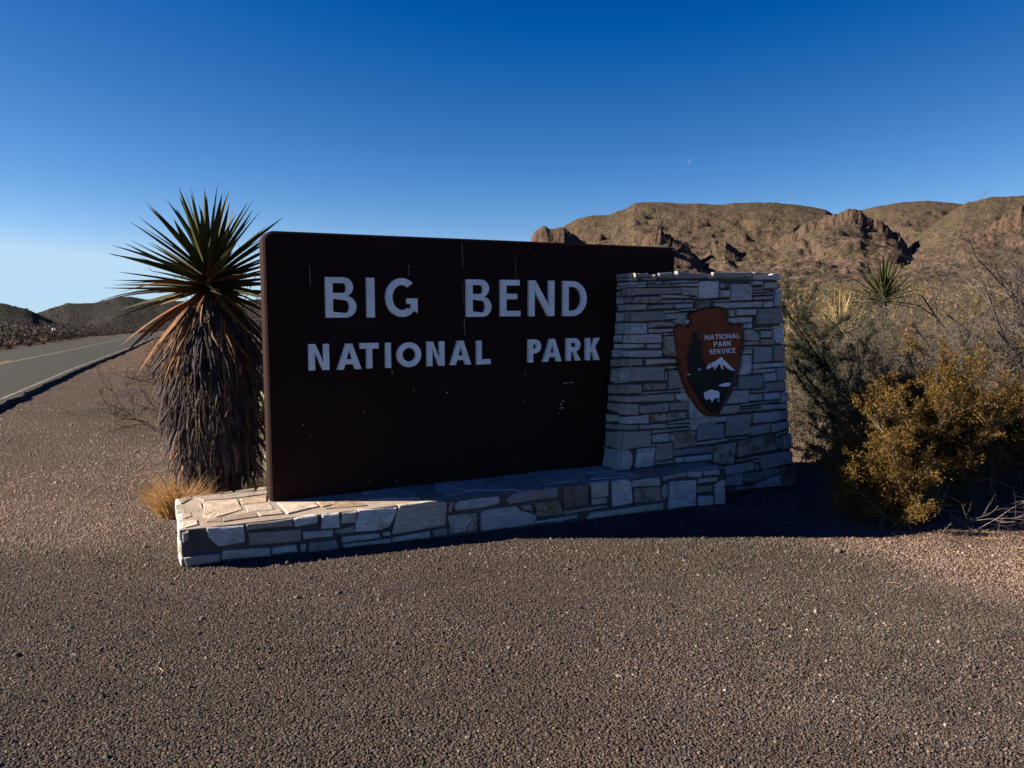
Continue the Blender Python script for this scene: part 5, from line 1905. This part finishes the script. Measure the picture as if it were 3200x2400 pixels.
st = fan(rg, 30, -180, 180, 25, 85, 1.0, 1.75, .45)
shrub('grey_twig_shrub', f4, 'tangled leafless grey shrub below the small green yucca', st, 2, 67, M['grey_twig'], M['grey_leaf'], 36000, .017, kids=(7, 10), kl=.45, spread=.7, r=.008)
for i_, (x_, y_, Y_, lab_) in enumerate(((2590, 1180, 9.8, 'grey green twig shrub directly behind the dark shrub'), (3080, 1200, 9.6, 'grey green twig shrub under the mesquite branches'), (2900, 1150, 12.0, 'grey green twig shrub farther back between small yucca and mesquite'), (3250, 1150, 11.5, 'grey green twig shrub behind the mesquite at the picture edge'))):
    st = fan(rg, 22, -180, 180, 25, 85, .9, 1.5, .4)
    shrub('grey_twig_shrub', gpos(x_, y_, Y_), lab_, st, 2, 160 + i_, M['grey_twig'], M['grey_leaf'], 20000, .019, kids=(6, 8), kl=.45, spread=.7, r=.009)
f5 = gpos(2530, 1150, 12.5)
st = fan(rg, 14, -180, 180, 30, 85, .7, 1.2, .15)
shrub('olive_shrub', f5, 'olive yellow shrub on the plain just right of the pillar', st, 2, 68, M['brown_twig'], M['olive_leaf'], 14000, .028, kids=(5, 7), kl=.45, spread=.7, r=.01)
f6 = gpos(2445, 1190, 13.0)
st = fan(rg, 14, -180, 180, 30, 85, .7, 1.1, .15)
shrub('orange_brown_shrub', f6, 'small orange brown shrub half hidden by the pillar edge', st, 2, 69, M['brown_twig'], M['orange_leaf'], 11000, .028, kids=(5, 7), kl=.45, spread=.7, r=.01)
f7 = gpos(2660, 1130, 12.0)
st = fan(rg, 7, -180, 180, 60, 88, 1.4, 1.95, .1)
shrub('dark_shrub', f7, 'thin dark upright shrub standing between the pale rosette and the small yucca', st, 1, 70, M['dark_twig'], M['dark_leaf'], 4000, .04, kids=(6, 9), kl=.22, spread=.7, r=.016)
f8 = gpos(3080, 1650, 6.2)
st = fan(rg, 26, -180, 180, 3, 22, .3, .8, .45)
shrub('fallen_twigs', f8, 'heap of bare grey twigs lying under the large orange brown shrub', st, 2, 71, M['grey_twig'], None, kids=(3, 5), kl=.5, spread=.5, up=-.02, r=.004, cat='twig heap')


def rosette(name, foot, h_trunk, n, L, w, leafmat, label, seed, el0=-10, el1=90, trunkmat=None):
    rg = np.random.default_rng(seed)
    o = thing(name, foot, label, 'yucca')
    top = foot + np.array([0, 0, h_trunk])
    T = Tubes(7)
    T.add([foot - np.array([0, 0, .05]), (foot + top) / 2, top], [.10, .09, .07])
    v, f = T.mesh()
    part('trunk', v, f, M['trunk'], o, True)
    ms = [blade_mesh('leaf', 1.0, w * rg.uniform(.85, 1.15), rg.uniform(-.02, .1), .008, leafmat, rg, rows=3) for _ in range(4)]
    for i in range(n):
        t = (i + .5) / n
        el = R(el1 - (el1 - el0) * t ** .85) + rg.normal(0, .07)
        az = i * 2.39996
        place_blade('leaf', ms[i % 4], o, top + np.array([0, 0, .05 - .1 * t]), ydir(az, el), rg.normal(0, .3), L * rg.uniform(.8, 1.1))
    dm = [blade_mesh('dead_leaf', 1.0, w, rg.uniform(.2, .5), .006, M['yucca_straw'], rg, rows=3) for _ in range(2)]
    for i in range(n // 4):
        place_blade('dead_leaf', dm[i % 2], o, top - np.array([0, 0, .08]), ydir(i * 2.4 + .5, R(rg.uniform(-75, -35))), rg.normal(0, .4), L * rg.uniform(.6, .9))
    return o


p = at(2760, 935, 13.5)
g = gpos(2760, 935, 13.5)
rosette('small_yucca', g, p[2] - g[2], 96, .70, .085, M['yucca_leaf'], 'small green yucca among the grey shrubs behind the pillar', 81)
p = at(2625, 990, 12.5)
g = gpos(2625, 990, 12.5)
rosette('pale_rosette', g, p[2] - g[2] - .25, 70, .68, .055, M['pale_blade'], 'pale yellow spiky rosette left of the small green yucca', 82, 5, 85)

# brown shrub on the shoulder behind the giant yucca, and twigs seen between yucca and slab
g = gpos(540, 1190, 11.5)
st = fan(rg, 20, -180, 180, 20, 80, .6, 1.1, .25)
shrub('brown_shrub', g, 'brown leafless shrub on the road shoulder behind the giant yucca', st, 2, 91, M['brown_twig'], M['brush'], 3500, .018, kids=(6, 8), kl=.45, spread=.7, r=.009)
g = gpos(500, 1095, 20)
st = fan(rg, 16, -180, 180, 20, 80, .6, 1.0, .25)
shrub('brown_shrub', g, 'brown leafless shrub farther along the road shoulder', st, 2, 92, M['brown_twig'], M['brush'], 2200, .028, kids=(5, 7), kl=.45, spread=.7, r=.012)
g = gpos(815, 1120, 10.5)
st = fan(rg, 12, -180, 180, 50, 88, 1.6, 2.3, .2)
shrub('grey_twig_shrub', g, 'tall bare twig shrub between the giant yucca and the slab', st, 2, 93, M['grey_twig'], None, kids=(5, 7), kl=.38, spread=.6, r=.012)


# ------------------------------------------------------------------ scrub: many small dry bushes that read as one cover
def bush_template(rg, nt, nl, dome=1.0):
    V, F = [], []
    for i in range(nt):
        a = rg.uniform(0, 2 * math.pi)
        e = rg.uniform(.25, 1.5)
        d = np.array([math.cos(e) * math.cos(a), math.cos(e) * math.sin(a), math.sin(e)])
        b = np.array([rg.normal(0, .12), rg.normal(0, .12), 0])
        m1 = b + d * .55 + rg.normal(0, .06, 3)
        m2 = m1 + unit(d + rg.normal(0, .5, 3)) * rg.uniform(.25, .5)
        s = unit(np.cross(d, rg.normal(0, 1, 3))) * .007
        k = len(V)
        V += [b - s, b + s, m1 - s * .7, m1 + s * .7, m2]
        F += [(k, k + 1, k + 3), (k, k + 3, k + 2), (k + 2, k + 3, k + 4)]
    for i in range(nl):
        a = rg.uniform(0, 2 * math.pi)
        e = math.asin(rg.uniform(.05, 1))
        r = rg.uniform(.45, 1.05)
        c = np.array([math.cos(e) * math.cos(a), math.cos(e) * math.sin(a), math.sin(e) * dome]) * r
        x = unit(rg.normal(0, 1, 3)) * rg.uniform(.03, .075)
        y = unit(np.cross(x, rg.normal(0, 1, 3))) * rg.uniform(.02, .05)
        k = len(V)
        V += [c - x, c + y, c + x]
        F += [(k, k + 1, k + 2)]
    return np.array(V), np.array(F)


def scrub_mass(name, P, H, mat, label, seed, nt=38, nl=110):
    rg = np.random.default_rng(seed)
    tmp = [bush_template(rg, nt, nl) for _ in range(5)]
    Vs, Fs, n = [], [], 0
    for i, (p, h) in enumerate(zip(P, H)):
        v, f = tmp[i % 5]
        a = rg.uniform(0, 6.28)
        c, s = math.cos(a), math.sin(a)
        w = h * rg.uniform(.75, 1.25)
        q = np.stack([(v[:, 0] * c - v[:, 1] * s) * w, (v[:, 0] * s + v[:, 1] * c) * w, v[:, 2] * h], -1) + p
        Vs.append(q)
        Fs.append(f + n)
        n += len(v)
    o = link(name, make_mesh(name, np.concatenate(Vs), np.concatenate(Fs), mat), None, 'stuff')
    return tag(o, label, 'scrub')


def scatter(rg, n, az0, az1, r0, r1, test=None, power=1.0):
    out = []
    while len(out) < n:
        a = R(rg.uniform(az0, az1))
        r = r0 * (r1 / r0) ** (rg.random() ** power)
        X, Y = r * math.sin(a), r * math.cos(a)
        if test is None or test(X, Y):
            out.append((X, Y))
    P = np.array(out)
    return np.column_stack([P, gz(P[:, 0], P[:, 1])])


rg = np.random.default_rng(303)
clear_sign = lambda X, Y: (np.dot(np.array([X, Y]) - BL[:2], NF[:2]) < -1.6)
P = scatter(rg, 620, 8, 47, 9.5, 170, clear_sign, .9)
scrub_mass('plain_scrub', P, rg.uniform(.25, .75, len(P)), M['brown_twig'], 'dry brown scrub covering the plain at the mountain foot', 1, 26, 50)
P = scatter(rg, 900, 8, 47, 9.5, 190, clear_sign, .9)
scrub_mass('plain_scrub', P, rg.uniform(.22, .55, len(P)), M['plain_grass'], 'straw coloured grass and weeds between the plain scrub', 2, 34, 30)
P = scatter(rg, 420, 8, 47, 12, 190, clear_sign, .9)
scrub_mass('plain_scrub', P, rg.uniform(.4, .9, len(P)), M['olive_leaf'], 'olive bushes scattered over the plain at the mountain foot', 3, 16, 90)
rgp = np.random.default_rng(404)
P = scatter(rgp, 5200, 8, 47, 24, 230, clear_sign, .75)
sz_ = rgp.uniform(.08, .26, len(P))
V_ = np.array([[1, 0, -.1], [0, 1, -.1], [-1, 0, -.1], [0, -1, -.1], [.1, .1, 1.2]])[None] * sz_[:, None, None] * (0.6 + .8 * rgp.random((len(P), 5, 1))) + P[:, None]
F_ = (np.array([[0, 1, 4], [1, 2, 4], [2, 3, 4], [3, 0, 4]])[None] + 5 * np.arange(len(P))[:, None, None]).reshape(-1, 3)
o = link('plain_weeds', make_mesh('plain_weeds', V_.reshape(-1, 3), F_, [M['olive_leaf'], M['plain_grass'], M['brown_twig']]), None, 'stuff')
o.data.polygons.foreach_set('material_index', np.repeat(rgp.integers(0, 3, len(P)), 4).astype(np.int32))
tag(o, 'low weeds and grass clumps dotted over the plain towards the mountain', 'weeds')
behind = lambda X, Y: road_dist(X, Y) > 3.2 and clear_sign(X, Y)
P = scatter(rg, 260, -24, 8, 11, 120, behind)
scrub_mass('shoulder_scrub', P, rg.uniform(.25, .8, len(P)), M['brown_twig'], 'dry brown scrub on the near side of the road behind the sign', 4)


def along_road(rg, n, off0, off1, y0, y1, pw=1.0):
    Y = y0 * (y1 / y0) ** (rg.random(n) ** pw)
    off = rg.uniform(off0, off1, n)
    X = road_edge_x(Y) + off / .918
    return np.column_stack([X, Y, gz(X, Y)])


P = np.concatenate([along_road(rg, 330, -9.8, -8.2, 24, 200), along_road(rg, 300, -14, -9.4, 24, 200), along_road(rg, 220, -30, -13, 26, 210)])
scrub_mass('roadside_brush', P, rg.uniform(.9, 1.75, len(P)), M['brush'], 'dense dark brown brush along the far side of the road', 5, 24, 170)
P = np.concatenate([along_road(rg, 120, -60, -22, 30, 210), along_road(rg, 60, -12, -9, 40, 200)])
scrub_mass('roadside_brush', P, rg.uniform(.9, 1.7, len(P)), M['olive_leaf'], 'dull olive bushes on the flats beyond the roadside brush', 6)
P = np.concatenate([along_road(rg, 170, -7.9, -6.6, 18, 160), along_road(rg, 260, .25, 2.6, 24, 120)])
scrub_mass('verge_grass', P, rg.uniform(.08, .26, len(P)), M['verge'], 'dry straw grass along both road verges', 7, 60, 10)

# ------------------------------------------------------------------ roadside things
def post_thing(name, foot, h, label, cat, group=None):
    return thing(name, foot, label, cat, group)


# far utility poles
for x, lab in ((241, 'thin dark pole at the foot of the far hill, left of a pair'), (262, 'thin dark pole at the foot of the far hill, right of a pair')):
    P = at(x, 1000, 250)
    foot = np.array([P[0], P[1], P[2] - 1.5])
    o = thing('utility_pole', foot, lab, 'pole', 'poles below the far hill')
    T = Tubes(6)
    top = at(x, 977, 250)
    T.add([foot, (foot + top) / 2, top], [.11, .10, .08])
    v, f = T.mesh()
    part('pole', v, f, M['wood'], o)
    T = Tubes(4)
    T.add([top - np.array([.55, 0, .35]), top - np.array([0, 0, .33]), top + np.array([.55, 0, -.35])], [.05, .05, .05])
    v, f = T.mesh()
    part('crossarm', v, f, M['wood'], o)


def slide(x, y, off, Y=40.0):
    """where the sight line meets the line running off metres beside the road's right edge"""
    for _ in range(200):
        X = ray(x, y)[0] / ray(x, y)[1] * Y
        Y = min(max(Y + (road_dist(X, Y) - off) * .3, 8), 200)
    X = ray(x, y)[0] / ray(x, y)[1] * Y
    return np.array([X, Y, float(gz(X, Y))])


foot = slide(170, 1066, -7.0)
o = thing('reflector_post', foot, 'dark roadside post topped by two pale reflectors before the brush', 'marker post')
hp = (1066 - 1026) / FPX * foot[1]
T = Tubes(6)
T.add([foot, foot + np.array([.02, 0, hp * .5]), foot + np.array([0, 0, hp])], [.035, .032, .03])
v, f = T.mesh()
part('post', v, f, M['steel'], o)
for sx in (-1, 1):
    c = foot + np.array([sx * .10 + .02, -.03, hp + .05])
    v, f = pad_geo(c, np.array([sx * .3, -1, .2]), np.array([sx * .6, 0, 1.0]), .12, .2, .03)
    part('reflector', v, f, M['letter'], o, True)
foot = slide(446, 1024, -7.2, 90)
o = thing('reflector_post', foot, 'short white-topped marker where the road meets the brush', 'marker post')
hp = 1.0
T = Tubes(6)
T.add([foot, foot + np.array([0, 0, hp])], [.05, .05])
v, f = T.mesh()
part('post', v, f, M['steel'], o)
v, f = pad_geo(foot + np.array([0, -.05, hp]), np.array([0, -1, 0]), np.array([0, 0, 1.0]), .3, .22, .05)
part('reflector', v, f, M['letter'], o, True)

# small road sign seen past the yucca leaves
sy = 70.0
c = at(562, 999, sy)
gxy = gz(c[0], c[1])
o = thing('road_sign', np.array([c[0], c[1], float(gxy)]), 'small white road sign with dark print beyond the yucca leaves', 'road sign')


def box(c, w, h, t):
    c = np.asarray(c)
    v = [c + np.array([a * w / 2, b * t / 2, d * h / 2]) for d in (-1, 1) for b in (-1, 1) for a in (-1, 1)]
    return v, [(0, 2, 3, 1), (4, 5, 7, 6), (0, 1, 5, 4), (2, 6, 7, 3), (0, 4, 6, 2), (1, 3, 7, 5)]


W_, H_ = 28 / FPX * sy, 24 / FPX * sy
v, f = box(c, W_, H_, .03)
part('panel', v, f, M['sign_border'], o)
v, f = box(c + np.array([0, -.02, 0]), W_ * .86, H_ * .84, .02)
part('face', v, f, M['sign_white'], o)
for dx, dz, w, h in ((-.15, .06, .10, .14), (.04, .10, .2, .05), (.05, -.01, .16, .05), (-.05, -.14, .3, .05), (.12, .02, .05, .18)):
    v, f = box(c + np.array([dx, -.034, dz]), w, h, .006)
    part('print_mark', v, f, M['sign_dark'], o)
v, f = box(np.array([c[0], c[1] + .05, (c[2] + gxy) / 2]), .08, float(c[2] - gxy) + .2, .06)
part('post', v, f, M['steel'], o)

# ------------------------------------------------------------------ the day moon: only its sunlit crescent is seen
rg = np.random.default_rng(9)
DM = 3300.0
mc = at(2162, 508, DM)
rm = 11.5 / FPX * DM
fwd = unit(EYE - mc)
rgt = unit(np.cross(np.array([0, 0, 1.0]), fwd))
upm = np.cross(fwd, rgt)
aa = R(155)                                   # limb towards the upper left as seen
lim = rgt * math.cos(aa) * -1 + upm * math.sin(aa)
ex_ = unit(-rgt * .86 * -1 * -1 + upm * .5) if False else None
left_ = -np.array([1.0, 0, 0])
e1 = unit(left_ * .88 + np.array([0, 0, 1.0]) * .47)
e1 = unit(e1 - fwd * np.dot(e1, fwd))
e2 = np.cross(fwd, e1)
V, F = [], []
for i in range(13):
    t = -math.pi / 2 + math.pi * i / 12
    for j in range(6):
        k = j / 5
        rr = 1.0 - k * .62
        V.append(mc + rm * (e1 * math.cos(t) * rr + e2 * math.sin(t)) + fwd * rm * math.sqrt(max(0, 1 - (math.cos(t) * rr) ** 2 - math.sin(t) ** 2)) * .9)
for i in range(12):
    for j in range(5):
        F.append((i * 6 + j, i * 6 + j + 1, i * 6 + 7 + j, i * 6 + 6 + j))
o = part('moon', V, F, M['moon'], None, True)
tag(o, 'faint daytime crescent moon in the blue sky above the mountain', 'moon')

# ------------------------------------------------------------------ straw bits on the gravel
for x, y, L, a, lab in ((505, 2105, .05, -.9, 'pale dry straw lying alone on the gravel in the left foreground'), (2790, 1830, .07, -.35, 'pale dry straw on the dark gravel below the shadow tip'), (2870, 1705, .11, -.1, 'longest dry straw, lying flat on the pink gravel by the shrub'), (3100, 1690, .10, -.4, 'dry straw slanting on the pink gravel under the twig heap'), (3190, 1720, .08, -.8, 'dry straw at the right picture edge below the twig heap'), (2545, 1870, .03, .2, 'shortest dry straw, on the grey gravel below the sign shadow')):
    r_ = ray(x, y)
    Y = 5.0
    for _ in range(30):
        P = EYE + r_ * (Y / r_[1])
        g_ = float(gz(P[0], P[1]))
        Y = Y + (g_ - P[2]) / (r_[2] / r_[1]) * .8
    P = EYE + r_ * (Y / r_[1])
    T = Tubes(4)
    d = np.array([math.cos(a), math.sin(a), .05])
    T.add([P + np.array([0, 0, .016]) - d * L / 2, P + np.array([0, 0, .019]), P + np.array([0, 0, .016]) + d * L / 2], [.0022, .0026, .0016])
    v, f = T.mesh()
    o = part('dry_straw', v, f, M['straw'])
    tag(o, lab, 'straw', 'bits of straw on the gravel')
